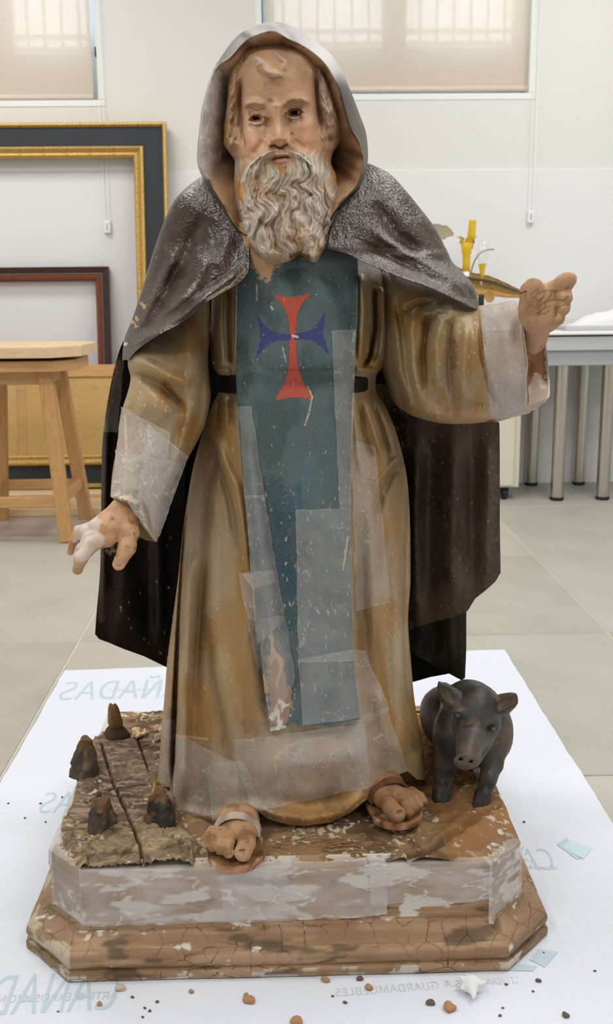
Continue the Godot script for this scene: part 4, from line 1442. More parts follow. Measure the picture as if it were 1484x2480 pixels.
func cloak(s: Node3D) -> void:
	# cape over the two shoulders
	var l := Sculpt.new([[428, 486, 530, 1.63, 1.635, 0.03], [450, 456, 540, 1.63, 1.635, 0.05], [480, 426, 555, 1.63, 1.62, 0.065], [520, 404, 580, 1.63, 1.60, 0.075], [580, 381, 604, 1.63, 1.575, 0.08], [640, 362, 606, 1.62, 1.54, 0.08], [680, 350, 586, 1.62, 1.51, 0.075],
		[725, 336, 512, 1.61, 1.475, 0.056], [780, 317, 442, 1.60, 1.47, 0.035], [815, 303, 378, 1.60, 1.48, 0.03], [850, 297, 330, 1.60, 1.52, 0.015], [872, 296, 312, 1.60, 1.55, 0.01]], 2.4, 110, {"color": T.brown, "sheet": 0.014, "open_b": true, "p": 2.0, "q": 0.5})
	l.strokes([[[470, 560, 440, 640, 400, 720, 360, 790], 16.0, -0.014], [[520, 600, 470, 690, 420, 750, 350, 800], 16.0, 0.014], [[430, 600, 395, 680, 350, 770, 318, 820], 12.0, 0.010], [[500, 520, 455, 600], 20.0, -0.010],
		[[590, 650, 500, 715, 440, 768, 380, 805, 315, 838], 8.0, 0.012, false, 0.1], [[585, 640, 500, 695, 430, 750, 370, 785, 312, 812], 8.0, -0.006], [[560, 560, 520, 660], 18.0, 0.008]])
	l.rough(0.0025, 0.8, 0.8)
	l.rough(0.0010, 4.0, 4.0, 90.0)
	paint_cloak(l)
	for g in [[344, 735, 5.0], [348, 742, 4.0], [330, 770, 4.0], [318, 775, 4.0], [328, 785, 4.0], [521, 525, 3.0]]:
		l.paint([g[0], g[1], g[0] + 2, g[1] + 5], g[2], rgb(188, 142, 106), 0.95, 1.2)
	l.paint([298, 828, 303, 832], 6.0, T.white, 0.9, 1.0)
	l.paint([500, 724, 560, 690, 592, 652], 2.0, rgb(170, 150, 116), 0.6, 0.9)
	put("cape", l.build(self), M.varnish, s, "cape over the shoulder at the picture's left")
	var r := Sculpt.new([[396, 868, 894, 1.62, 1.63, 0.0], [402, 862, 908, 1.62, 1.63, 0.01], [417, 855, 938, 1.615, 1.63, 0.03], [454, 842, 976, 1.61, 1.63, 0.06], [501, 822, 1015, 1.59, 1.63, 0.078], [552, 800, 1054, 1.57, 1.62, 0.085], [600, 792, 1079, 1.54, 1.61, 0.085],
		[614, 838, 1086, 1.53, 1.605, 0.085], [632, 874, 1094, 1.515, 1.60, 0.08], [669, 957, 1128, 1.48, 1.58, 0.06], [693, 1024, 1147, 1.475, 1.56, 0.045], [724, 1095, 1157, 1.475, 1.53, 0.02], [747, 1151, 1160, 1.48, 1.50, 0.0]], 2.4, 110, {"color": T.brown, "sheet": 0.014, "open_a": true, "p": 2.0, "q": 0.5})
	r.strokes([[[880, 545, 950, 590, 1040, 640, 1120, 690, 1150, 730], 13.0, 0.016], [[860, 580, 940, 620, 1030, 670, 1100, 705], 10.0, -0.012], [[940, 470, 1000, 560, 1060, 630], 16.0, 0.008], [[900, 480, 960, 570, 1030, 625], 14.0, -0.010],
		[[800, 605, 870, 628, 957, 664, 1030, 690, 1100, 722, 1150, 745], 7.0, 0.012, false, 0.08], [[1090, 660, 1130, 700, 1152, 740], 8.0, -0.008]])
	r.rough(0.0025, 0.8, 0.8, 300.0)
	r.rough(0.0010, 4.0, 4.0, 90.0)
	paint_cloak(r)
	r.paint([855, 626, 900, 645], 3.0, rgb(176, 138, 84), 0.8, 0.9)
	put("cape", r.build(self), M.varnish, s, "cape over the shoulder at the picture's right")
	# hanging cloak: left fall, right fall in two layers, inner lining
	var a := Sculpt.new([[800, 318, 420, 1.62, 1.74, -0.02], [830, 297, 420, 1.62, 1.75, -0.02], [880, 280, 430, 1.63, 1.76, -0.03], [960, 263, 440, 1.64, 1.77, -0.03], [1060, 249, 450, 1.65, 1.78, -0.035], [1200, 245, 450, 1.66, 1.79, -0.04], [1380, 242, 440, 1.67, 1.80, -0.04], [1480, 234, 430, 1.68, 1.80, -0.04], [1540, 230, 425, 1.68, 1.80, -0.04]],
		3.5, 80, {"color": T.dark, "sheet": 0.016, "open_a": true, "open_b": true, "end": [Vector2(230, 1536), Vector2(240, 1548), Vector2(262, 1556), Vector2(300, 1572), Vector2(350, 1590), Vector2(405, 1617), Vector2(430, 1625)], "end0": 1300.0})
	a.strokes([[[262, 960, 255, 1200, 250, 1500], 10.0, 0.014], [[300, 1300, 310, 1540], 26.0, 0.012], [[350, 1250, 360, 1580], 18.0, -0.012], [[385, 1150, 388, 1590], 14.0, 0.010]])
	a.rough(0.002, 0.8, 0.3)
	a.mottle(rgb(60, 52, 46), 0.9, 0.25, -0.05, 0.35, 0.8)
	a.paint([288, 860, 262, 960, 252, 1060, 247, 1240, 244, 1500], 9.0, rgb(86, 78, 70), 0.7, 0.5)
	a.flecks(26, rgb(190, 180, 160), Rect2(240, 1200, 180, 400), 2.0, 3.0, 6)
	for g in [[248, 1248, 6.0], [256, 1240, 5.0], [270, 1330, 8.0], [262, 1338, 6.0], [290, 1322, 5.0]]:
		a.paint([g[0], g[1], g[0] + 5, g[1] + 2], g[2], rgb(190, 166, 118), 0.9, 1.3)
	var am := put("cloak_fall", a.build(self), M.varnish, s, "hanging side of the cloak behind the lowered arm")
	tissue(a, [282, 872, 300, 872, 284, 1048, 249, 1046], am, 0.002, 4.0, 0.75, 3)
	var edge := [Vector2(985, 1532), Vector2(1000, 1520), Vector2(1060, 1504), Vector2(1110, 1490), Vector2(1132, 1480), Vector2(1150, 1450), Vector2(1178, 1428), Vector2(1200, 1408), Vector2(1211, 1388)]
	var b := Sculpt.new([[930, 890, 1120, 1.74, 1.64, -0.03], [1000, 930, 1180, 1.74, 1.64, -0.03], [1025, 945, 1209, 1.74, 1.64, -0.03], [1150, 965, 1210, 1.74, 1.64, -0.03], [1300, 975, 1210, 1.74, 1.63, -0.03], [1400, 980, 1211, 1.735, 1.63, -0.03], [1500, 982, 1212, 1.73, 1.63, -0.03]],
		3.2, 100, {"color": rgb(78, 68, 58), "sheet": 0.014, "open_a": true, "open_b": true, "end": edge, "end0": 1150.0})
	b.strokes([[[1180, 1040, 1180, 1200, 1175, 1420], 20.0, 0.022], [[1145, 1040, 1145, 1300, 1150, 1440], 16.0, -0.014], [[1100, 1030, 1095, 1200, 1090, 1480], 26.0, 0.024], [[1050, 1030, 1040, 1250, 1040, 1500], 22.0, -0.016], [[1010, 1050, 1005, 1300, 1010, 1510], 16.0, 0.016]])
	b.rough(0.003, 0.9, 0.3)
	b.rough(0.0008, 5.0, 5.0)
	b.mottle(rgb(96, 84, 72), 1.0, 0.25, -0.1, 0.3, 0.8)
	b.mottle(rgb(50, 42, 36), 0.8, 0.2, 0.05, 0.35, 0.7, 510.0)
	b.paint([1150, 1040, 1150, 1250, 1140, 1440, 1060, 1490], 50.0, rgb(104, 92, 80), 0.4, 0.9)
	b.paint([1040, 1495, 1120, 1470, 1180, 1410], 26.0, rgb(98, 82, 66), 0.6, 0.9)
	b.paint([960, 1000, 985, 1300, 985, 1500], 26.0, rgb(22, 18, 16), 0.7, 0.5)  # near-black strip beside the robe, deep shade painted into the colour
	b.flecks(40, rgb(170, 160, 146), Rect2(1040, 1040, 170, 440), 1.4, 4.0, 7)
	b.mottle(rgb(100, 94, 84), 6.0, 3.0, 0.2, 0.45, 0.5, 55.0)
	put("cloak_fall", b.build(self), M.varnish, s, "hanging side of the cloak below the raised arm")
	var c := Sculpt.new([[1380, 960, 1130, 1.80, 1.74, -0.02], [1480, 965, 1129, 1.80, 1.74, -0.02], [1560, 970, 1129, 1.80, 1.74, -0.02], [1650, 970, 1126, 1.80, 1.75, -0.02]], 3.5, 60, {"color": rgb(52, 47, 42), "sheet": 0.014, "open_a": true, "open_b": true,
		"end": [Vector2(970, 1564), Vector2(991, 1576), Vector2(1018, 1594), Vector2(1060, 1617), Vector2(1118, 1648), Vector2(1128, 1640)], "end0": 1480.0})
	c.strokes([[[1085, 1450, 1090, 1640], 20.0, 0.012], [[1040, 1480, 1045, 1610], 18.0, -0.010]])
	c.mottle(rgb(76, 72, 62), 1.0, 0.3, 0.0, 0.4, 0.7, 20.0)
	c.paint([1122, 1470, 1122, 1640], 8.0, rgb(84, 78, 66), 0.6, 0.7)
	put("cloak_hem", c.build(self), M.varnish, s, "rear corner of the cloak hanging above the pig")
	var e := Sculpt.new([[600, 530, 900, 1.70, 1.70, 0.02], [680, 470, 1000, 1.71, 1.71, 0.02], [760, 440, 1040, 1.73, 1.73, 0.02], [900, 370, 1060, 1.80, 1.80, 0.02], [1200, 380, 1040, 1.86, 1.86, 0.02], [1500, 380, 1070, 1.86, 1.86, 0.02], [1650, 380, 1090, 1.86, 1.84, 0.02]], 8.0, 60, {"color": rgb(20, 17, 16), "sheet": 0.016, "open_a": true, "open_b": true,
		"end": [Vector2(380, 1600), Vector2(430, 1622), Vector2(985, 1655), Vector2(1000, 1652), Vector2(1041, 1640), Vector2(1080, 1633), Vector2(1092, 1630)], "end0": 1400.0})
	put("cloak_lining", e.build(self), M.raw, s, "black inside of the cloak behind the robe, its upper part an added dark backing")  # upper rows added as a dark backing, so gaps beside the arms look shaded

func paint_cloak(c: Sculpt) -> void:
	c.mottle(rgb(84, 75, 67), 0.9, 0.9, 0.0, 0.4, 0.6)
	c.mottle(rgb(64, 52, 42), 0.8, 0.8, 0.05, 0.4, 0.6, 430.0)
	c.flecks(50, rgb(176, 164, 142), Rect2(300, 420, 860, 420), 1.5, 4.0, 8)

func sleeves(s: Node3D) -> void:
	# lowered arm
	var a := Sculpt.new([[700, 380, 508, 1.61, 1.56, 0.02], [760, 350, 508, 1.61, 1.56, 0.035], [800, 332, 507, 1.605, 1.56, 0.055], [835, 316, 506, 1.59, 1.565, 0.075], [862, 309, 504, 1.575, 1.57, 0.09], [888, 310, 505, 1.575, 1.57, 0.09], [915, 316, 507, 1.57, 1.565, 0.085], [950, 309, 511, 1.565, 1.56, 0.085],
		[985, 298, 507, 1.56, 1.555, 0.085], [1040, 289, 492, 1.55, 1.55, 0.08], [1110, 278, 456, 1.53, 1.53, 0.075], [1180, 272, 424, 1.52, 1.52, 0.07], [1240, 269, 404, 1.51, 1.51, 0.065], [1300, 267, 380, 1.50, 1.50, 0.055]], 2.6, 110, {"color": T.ochre, "back": 0.06,
		"end": [Vector2(266, 1202), Vector2(285, 1210), Vector2(310, 1216), Vector2(330, 1226), Vector2(342, 1246), Vector2(356, 1282), Vector2(374, 1312), Vector2(384, 1310), Vector2(404, 1255)], "end0": 1110.0})
	a.strokes([[[312, 872, 350, 880, 400, 905, 450, 925, 470, 900], 13.0, 0.024], [[314, 912, 345, 912, 395, 938, 430, 975, 445, 1010], 12.0, -0.026], [[330, 960, 380, 975, 420, 1010], 34.0, 0.014], [[470, 900, 455, 840, 450, 760], 16.0, 0.010], [[410, 800, 380, 850], 26.0, -0.012],
		[[495, 760, 492, 900, 486, 1000, 450, 1090], 10.0, -0.010], [[470, 950, 455, 1030, 420, 1120, 390, 1230], 14.0, 0.012], [[440, 1000, 425, 1080, 395, 1180], 10.0, -0.008], [[272, 1203, 310, 1212, 336, 1228], 6.0, 0.008, false, 0.05]])
	a.rough(0.003, 0.8, 0.5)
	a.mottle(T.greige, 0.8, 0.4, -0.1, 0.25, 0.85, 33.0)
	a.mottle(T.gold, 0.9, 0.5, 0.05, 0.35, 0.75, 410.0)
	a.paint([330, 890, 400, 910, 450, 930], 10.0, rgb(186, 150, 90), 0.5, 0.8)
	a.paint([400, 930, 440, 980, 450, 1030], 8.0, T.umber, 0.5, 0.8)
	a.paint([440, 950, 440, 1060], 12.0, T.gold, 0.6, 0.9)
	a.flecks(36, rgb(222, 204, 166), Rect2(300, 900, 200, 200), 1.6, 6.0, 9)
	a.flecks(50, rgb(226, 212, 184), Rect2(280, 1080, 120, 140), 2.4, 7.0, 10)
	for g in [[[303, 1010, 306, 1100, 300, 1190], 3.0], [[362, 1030, 366, 1042], 4.0], [[280, 1195, 310, 1205, 330, 1215], 9.0], [[302, 1110, 312, 1120], 6.0]]:
		a.paint(g[0], g[1], rgb(226, 212, 184), 0.8, 1.0)
	var am := put("sleeve", a.build(self), M.robe, s, "sleeve of the lowered arm")
	for q in [[292, 985, 412, 1046, 400, 1160, 270, 1204], [360, 1030, 456, 1106, 386, 1300, 330, 1228], [276, 1090, 434, 1120, 378, 1312, 300, 1206]]:
		tissue(a, q, am, 0.0032, 5.0, 1.3, int(q[0]) % 11)
	# inside of the cuff
	var e := Sculpt.new([[1170, 276, 390, 1.53, 1.53, 0.01], [1230, 280, 392, 1.53, 1.53, 0.01], [1316, 300, 390, 1.525, 1.52, 0.01]], 3.0, 40, {"color": rgb(140, 112, 78), "sheet": 0.006, "open_a": true, "open_b": true, "end": [Vector2(276, 1206), Vector2(330, 1298), Vector2(352, 1308), Vector2(378, 1313), Vector2(392, 1280)], "end0": 1170.0})
	put("cuff_lining", e.build(self), M.raw, am)
	# raised arm: stations along x
	var r := Sculpt.new([[925, 650, 900, 1.61, 1.64, 0.07], [945, 640, 960, 1.61, 1.63, 0.10], [985, 655, 1000, 1.60, 1.61, 0.12], [1020, 672, 1014, 1.585, 1.60, 0.125], [1060, 692, 1024, 1.57, 1.585, 0.125], [1100, 712, 1027, 1.55, 1.57, 0.12], [1150, 740, 1025, 1.525, 1.55, 0.105], [1200, 736, 1018, 1.50, 1.53, 0.095], [1240, 730, 1012, 1.485, 1.515, 0.085], [1274, 728, 1000, 1.475, 1.50, 0.06]],
		2.4, 130, {"swap": true, "color": T.ochre, "back": 0.05, "end": [Vector2(726, 1256), Vector2(770, 1264), Vector2(820, 1271), Vector2(880, 1279), Vector2(940, 1274), Vector2(975, 1274), Vector2(1002, 1285), Vector2(1030, 1230)], "end0": 1200.0, "p": 2.4})
	r.strokes([[[955, 705, 975, 800, 985, 900, 1010, 985], 10.0, -0.020], [[1010, 735, 995, 800, 1000, 900, 1020, 990], 12.0, 0.016], [[1075, 740, 1035, 770, 1025, 860, 1030, 960], 9.0, -0.026], [[1120, 748, 1070, 775, 1055, 830, 1060, 960], 12.0, 0.020], [[1110, 762, 1090, 785, 1085, 860, 1095, 980], 8.0, -0.014], [[1130, 770, 1125, 880, 1120, 990], 12.0, 0.012],
		[[1020, 770, 1060, 752, 1110, 750], 8.0, 0.014], [[965, 760, 1010, 735, 1060, 728], 8.0, -0.012], [[1160, 760, 1165, 860, 1190, 950, 1220, 1010], 5.0, -0.008], [[1000, 985, 1060, 1012, 1120, 1012, 1200, 1005], 16.0, 0.014], [[1100, 940, 1150, 970, 1210, 985], 20.0, 0.010], [[1040, 960, 1090, 1000], 16.0, -0.010],
		[[1262, 730, 1268, 800, 1276, 880, 1271, 980], 6.0, 0.008, false, 0.05], [[1215, 760, 1230, 860, 1235, 960], 18.0, 0.006], [[1245, 790, 1250, 900], 10.0, -0.006]])
	r.rough(0.003, 0.5, 0.8)
	r.mottle(T.greige, 0.6, 0.4, -0.05, 0.3, 0.7, 133.0)
	r.mottle(T.gold, 0.8, 0.5, -0.05, 0.3, 0.75, 810.0)
	r.paint([1015, 900, 1050, 985, 1110, 1010, 1190, 1010], 22.0, rgb(196, 160, 120), 0.7, 1.0)
	r.paint([1100, 820, 1102, 900, 1106, 1000], 12.0, rgb(160, 118, 88), 0.8, 0.8)
	r.paint([1100, 830, 1100, 890], 8.0, rgb(120, 84, 60), 0.8, 1.0)
	r.flecks(70, rgb(224, 198, 140), Rect2(960, 740, 220, 270), 1.6, 6.0, 11)
	r.paint([940, 720, 960, 900, 985, 980], 12.0, T.umber, 0.5, 0.7)
	r.area([1164, 736, 1290, 700, 1300, 1020, 1190, 1030, 1172, 880], rgb(186, 160, 140), 0.8, 8.0)
	var rm := put("sleeve", r.build(self), M.robe, s, "wide sleeve of the raised arm")
	for q in [[1162, 748, 1258, 729, 1278, 985, 1192, 1020], [1170, 742, 1240, 732, 1260, 800, 1166, 800], [1200, 900, 1276, 890, 1272, 1000, 1200, 1018]]:
		tissue(r, q, rm, 0.0016, 5.0, 1.35, int(q[0]) % 19)
	# far lip of the cuff
	var f := Sculpt.new([[1180, 745, 1022, 1.56, 1.50, -0.02], [1240, 740, 1022, 1.55, 1.49, -0.02], [1290, 770, 1010, 1.54, 1.475, -0.04], [1330, 800, 960, 1.525, 1.50, -0.03]], 2.4, 90, {"swap": true, "color": rgb(150, 108, 76), "sheet": 0.008, "open_a": true, "open_b": true,
		"end": [Vector2(720, 1290), Vector2(800, 1319), Vector2(870, 1326), Vector2(930, 1331), Vector2(972, 1331), Vector2(992, 1318), Vector2(1012, 1262), Vector2(1030, 1200)], "end0": 1180.0})
	f.strokes([[[1200, 985, 1270, 985, 1325, 965], 22.0, 0.05, false, 0.0], [[1318, 800, 1326, 870, 1330, 960], 5.0, 0.006, false, 0.05]])
	f.mottle(rgb(120, 78, 52), 1.0, 1.0, 0.0, 0.3, 0.8)
	f.paint([1319, 795, 1326, 870, 1331, 965, 1310, 995, 1240, 1012], 7.0, T.white, 0.8, 0.6)
	f.area([1268, 950, 1300, 900, 1340, 940, 1340, 1010, 1200, 1030, 1200, 985], rgb(206, 190, 176), 0.8, 8.0)
	f.paint([1306, 925, 1318, 938], 7.0, rgb(226, 214, 196), 0.8, 1.2)
	put("cuff_lining", f.build(self), M.raw, rm)

func resample(p: Array, n: int) -> Array:              # evenly along a smooth closed line
	var m := p.size()
	var out := []
	for k in n:
		var t := float(k) / n * m
		var i := int(t)
		var f := t - i
		out.append((p[i % m] as Vector3).cubic_interpolate(p[(i + 1) % m], p[(i + m - 1) % m], p[(i + 2) % m], f))
	return out

func hood(s: Node3D) -> void:
	# stations round the opening: rim x, y, depth; then the outline behind it x, y
	var st := [[695, 600, 1.47, 695, 622], [640, 585, 1.475, 632, 600], [578, 555, 1.485, 570, 563], [531, 480, 1.50, 524, 487], [502, 432, 1.515, 494, 438], [484, 390, 1.52, 477, 386], [490, 300, 1.525, 484, 295], [501, 236, 1.52, 491, 250], [524, 166, 1.51, 508, 190], [562, 137, 1.50, 529, 148],
		[602, 97, 1.49, 577, 85], [656, 77, 1.485, 645, 54], [700, 97, 1.485, 700, 61], [745, 120, 1.485, 762, 98], [788, 158, 1.49, 812, 145], [815, 208, 1.495, 846, 214], [832, 260, 1.50, 870, 276], [846, 308, 1.505, 886, 322], [868, 345, 1.51, 891, 380], [879, 390, 1.515, 885, 424], [864, 445, 1.51, 874, 455], [842, 472, 1.50, 848, 478], [814, 505, 1.485, 820, 512], [768, 570, 1.475, 775, 592]]
	var n := 220
	var rim := []
	var out := []
	for q in st:
		rim.append(Vector3(q[0], q[1], q[2]))
		out.append(Vector3(q[3], q[4], q[2] + 0.075))
	rim = resample(rim, n)
	out = resample(out, n)
	var mid := Vector3(688, 320, 1.66)
	var g := noise(FastNoiseLite.TYPE_SIMPLEX_SMOOTH, 0.01, 4, 61)
	var rings := []
	var cols := []
	var steps := [[0, 0.45], [0, 0.62], [0, 0.78], [0, 0.9], [0, 0.97], [1, 0.0], [2, 0.05], [2, 0.12], [2, 0.25], [2, 0.45], [2, 0.7], [2, 1.0], [3, 0.25], [3, 0.55], [3, 0.8]]
	var p := PackedVector3Array()
	var c := PackedColorArray()
	for q in steps:
		for k in n:
			var a: Vector3 = rim[k]
			var b: Vector3 = out[k]
			var x: Vector3
			var w := g.get_noise_2d(a.x * 1.2 + q[1] * 60.0, a.y * 1.2 + q[0] * 200.0)
			var col := rgb(64, 56, 48)
			if q[0] == 0:
				x = Vector3(lerpf(mid.x, a.x, q[1]), lerpf(mid.y, a.y, q[1]), lerpf(1.68, a.z, pow(q[1], 1.7)))
				if q[1] < 0.96:
					x.z += 0.012 * w
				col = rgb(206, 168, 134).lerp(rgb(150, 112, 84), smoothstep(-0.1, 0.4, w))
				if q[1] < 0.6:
					col = rgb(24, 20, 18)  # deepest rings painted near black to stand for the shade of the cavity
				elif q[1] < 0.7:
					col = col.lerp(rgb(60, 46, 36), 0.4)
			elif q[0] == 1:
				x = a + Vector3(1.6 * w, 1.6 * w, 0)
				col = rgb(196, 168, 134) if w > -0.05 else rgb(120, 92, 66)
			elif q[0] == 2:
				x = a.lerp(b, q[1])
				x.z = lerpf(a.z - 0.004, b.z, pow(q[1], 1.5))
				x.z -= 0.006 * w * sin(PI * q[1])
			else:
				x = Vector3(lerpf(b.x, mid.x, q[1] * 0.7), lerpf(b.y, mid.y, q[1] * 0.7), b.z + 0.13 * sin(q[1] * 1.5))
			if q[0] >= 2:
				# pasted tissue whitens the crown and part of both sides
				var crown: float = smoothstep(610.0, 622.0, a.x + 6 * w) * (1.0 - smoothstep(800.0, 815.0, a.x)) * (1.0 - smoothstep(205.0, 215.0, a.y))
				col = col.lerp(rgb(206, 204, 204), 0.85 * crown)
				var left: float = (1.0 - smoothstep(560.0, 566.0, a.x)) * smoothstep(150.0, 160.0, a.y) * (1.0 - smoothstep(420.0, 440.0, a.y))
				col = col.lerp(rgb(190, 182, 176), 0.75 * left)
				col = col.lerp(rgb(100, 93, 82), 0.6 * smoothstep(820.0, 840.0, a.x) * smoothstep(200.0, 230.0, a.y))
				col = col.lerp(rgb(70, 62, 54), 0.25 * smoothstep(0.1, 0.4, w))
			elif q[0] == 0 and q[1] > 0.74 and a.x < 560.0 and a.y > 150.0 and a.y < 450.0:
				col = col.lerp(rgb(190, 170, 160), 0.6)
			p.append(at(x.x, x.y, x.z))
			c.append(col)
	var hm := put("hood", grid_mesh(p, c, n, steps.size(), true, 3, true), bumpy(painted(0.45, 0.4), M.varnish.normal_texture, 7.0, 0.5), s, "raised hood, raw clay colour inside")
	# tissue over the inner side of the hood at the left
	var nx := 26
	var ny := 90
	p = PackedVector3Array()
	c = PackedColorArray()
	for j in ny:
		for i in nx:
			var v := j / (ny - 1.0)
			var u := i / (nx - 1.0)
			var k := 0.0
			var y := lerpf(150.0, 434.0, v)
			var xa := Sculpt.curve([[150, 524], [165, 520], [236, 499], [300, 488], [390, 482], [432, 500], [452, 512]], y, 1)
			var xb := Sculpt.curve([[150, 557], [200, 551], [300, 541], [367, 536], [400, 532], [452, 528]], y, 1)
			var w := g.get_noise_2d(u * 60.0 + y * 0.4, y * 1.5)
			var cr := smoothstep(0.75, 1.0, 1.0 - absf(g.get_noise_2d(u * 120.0 - y * 0.8, y * 0.9 + 50.0)) * 5.0)
			p.append(at(lerpf(xa, xb, u) + 3.0 * w * (1.0 - smoothstep(0.0, 0.1, 1.0 - u)), y, 1.513 + 0.062 * u * u - 0.003 * w - 0.002 * cr))
			c.append(Color(1, 1, 1, clampf(0.6 + 0.3 * w + 0.35 * cr, 0.25, 0.92)))
	put("tissue_patch", grid_mesh(p, c, nx, ny, false), M.tissue, hm)

func head(s: Node3D) -> void:
	var skin := rgb(196, 156, 124)
	var h := Sculpt.new([[106, 630, 715, 1.55, 1.55, 0.02], [114, 588, 745, 1.56, 1.56, 0.05], [132, 566, 770, 1.565, 1.565, 0.075], [165, 553, 790, 1.57, 1.57, 0.09], [210, 549, 804, 1.575, 1.575, 0.10], [255, 548, 818, 1.575, 1.575, 0.105], [310, 541, 829, 1.575, 1.575, 0.108], [345, 541, 822, 1.57, 1.57, 0.11], [372, 556, 806, 1.56, 1.56, 0.11],
		[392, 568, 802, 1.555, 1.555, 0.112], [425, 567, 814, 1.55, 1.55, 0.115], [470, 569, 816, 1.54, 1.54, 0.11], [520, 577, 808, 1.53, 1.53, 0.105], [560, 583, 802, 1.52, 1.52, 0.10], [590, 590, 797, 1.51, 1.51, 0.09], [612, 604, 792, 1.50, 1.50, 0.08], [640, 640, 776, 1.485, 1.485, 0.05]],
		1.5, 190, {"color": skin, "back": 0.08, "p": 2.3, "q": 0.55, "end0": 560.0, "end": [Vector2(590, 596), Vector2(606, 606), Vector2(622, 618), Vector2(640, 634), Vector2(660, 642), Vector2(690, 636), Vector2(706, 622), Vector2(725, 618), Vector2(744, 624), Vector2(756, 636), Vector2(772, 634), Vector2(786, 612), Vector2(800, 590)]})
	# bones of the face
	h.strokes([
		[[600, 200, 670, 185, 740, 200], 60.0, 0.006],
		[[584, 185, 580, 250, 587, 320, 590, 362], 6.0, -0.012], [[764, 175, 768, 240, 777, 300, 786, 340], 7.0, -0.015], [[562, 140, 558, 220, 550, 300, 556, 350], 12.0, 0.012], [[778, 180, 792, 220, 804, 270, 814, 320], 15.0, 0.014],
		[[588, 266, 598, 251, 620, 247, 645, 257], 8.0, 0.010], [[682, 257, 704, 241, 730, 238, 756, 252], 8.5, 0.011],
		[[600, 287, 640, 287], 16.0, -0.013], [[690, 275, 735, 275], 17.0, -0.015], [[650, 282, 648, 310], 10.0, -0.008], [[692, 276, 696, 306], 10.0, -0.008],
		[[668, 245, 670, 275, 673, 305, 675, 335, 676, 346], 12.0, 0.021, false, 0.12], [[676, 326, 676, 344], 15.0, 0.017, false, 0.0], [[652, 342, 653, 349], 9.5, 0.016, false, 0.0], [[699, 337, 698, 345], 9.5, 0.016, false, 0.0],
		[[645, 335, 643, 352], 4.0, -0.004, false, 0.0], [[706, 326, 707, 345], 4.5, -0.005, false, 0.0],
		[[652, 354, 664, 352, 672, 357, 680, 359, 690, 352, 697, 349], 3.0, -0.008, false, 0.05],
		[[604, 322, 614, 346], 24.0, 0.010, false, 0.0], [[738, 310, 742, 336], 26.0, 0.011, false, 0.0],
		[[640, 335, 622, 360, 612, 380], 6.0, -0.004], [[708, 335, 728, 352, 742, 372], 6.0, -0.004],
		# brow hollows, lids
		[[648, 262, 660, 240], 8.0, -0.003], [[665, 262, 668, 238], 6.0, 0.002],
		[[602, 290, 612, 278, 628, 276, 642, 284], 4.0, 0.0060, false, 0.1], [[603, 294, 616, 300, 630, 299, 640, 290], 3.6, 0.0058, false, 0.1], [[600, 304, 620, 309, 642, 300], 4.0, -0.002],
		[[690, 276, 702, 264, 720, 261, 736, 272], 4.2, 0.0066, false, 0.1], [[692, 280, 708, 286, 722, 284, 734, 274], 3.6, 0.0060, false, 0.1], [[694, 292, 712, 296, 734, 288], 4.0, -0.002],
		[[617, 286, 625, 286], 6.0, -0.009, false, 0.0], [[708, 273, 718, 272], 7.5, -0.010, false, 0.0]])
	# lips
	h.strokes([[[652, 389, 668, 384, 690, 381, 706, 383], 4.0, -0.007], [[662, 392, 680, 391, 698, 388], 5.0, 0.006], [[660, 376, 680, 372, 700, 374], 7.0, 0.004]])
	# moustache
	for q in [[[668, 362, 650, 366, 634, 374, 620, 390, 612, 412, 604, 440], 11.0, 0.011], [[694, 358, 716, 362, 738, 374, 756, 394, 768, 420, 776, 450], 12.0, 0.012], [[660, 368, 640, 380, 632, 400, 634, 425], 8.0, 0.008], [[702, 366, 724, 380, 738, 402, 742, 428], 9.0, 0.008]]:
		h.stroke(q[0], q[1], q[2])
	# the beard: wavy locks that follow one flow, coarse waves with finer strands in them
	var gr := RandomNumberGenerator.new()
	gr.seed = 5
	var whites := []
	var upper := [Vector2(540, 376), Vector2(566, 372), Vector2(588, 378), Vector2(606, 382), Vector2(630, 374), Vector2(655, 368), Vector2(690, 364), Vector2(735, 366), Vector2(760, 360), Vector2(790, 350), Vector2(830, 342)]
	var clay := rgb(206, 172, 140)
	var grey := rgb(218, 212, 204)
	var deep := rgb(146, 118, 94)
	for k in h.X.size():
		var x := h.X[k]
		var y := h.Y[k]
		if y < 340.0:
			continue
		var m := smoothstep(0.0, 16.0, y - Sculpt.line(upper, x))
		m *= smoothstep(0.75, 1.25, Vector2((x - 680.0) / 34.0, (y - 388.0) / 17.0).length())
		if m <= 0.0:
			continue
		var n1 := h.grain.get_noise_2d(x * 0.5, y * 0.5)
		var n2 := h.grain.get_noise_2d(x * 0.9 + 400.0, y * 0.7)
		var half := lerpf(128.0, 100.0, clampf((y - 380.0) / 260.0, 0.0, 1.0))
		var u := (x - 692.0) / half
		var wave := 0.11 * sin(y * 0.046 + u * 2.0 + 4.0 * n1) + 0.035 * sin(y * 0.11 + u * 5.0 + 6.0 * n2)
		var f := u + wave * smoothstep(390.0, 470.0, y) + 0.10 * n2
		var a := sin(f * 15.0 + 3.0 * n1)
		var b := sin(f * 43.0 + 5.0 * n2)
		var c := sin(f * 110.0 + 9.0 * n1 + y * 0.05)
		var low := smoothstep(400.0, 560.0, y)
		h.D[k] -= m * ((0.0032 + 0.003 * low) * a + 0.0018 * b + 0.0009 * c + 0.012 * n1 * low)
		var col := clay.lerp(rgb(180, 144, 112), smoothstep(-0.2, 0.4, n2))
		var g1 := smoothstep(-0.25, 0.3, h.grain.get_noise_2d(x * 0.8 + 90.0, y * 0.55) + 0.4 * (1.0 - smoothstep(490.0, 590.0, y)))
		col = col.lerp(rgb(188, 179, 168), 0.75 * g1)
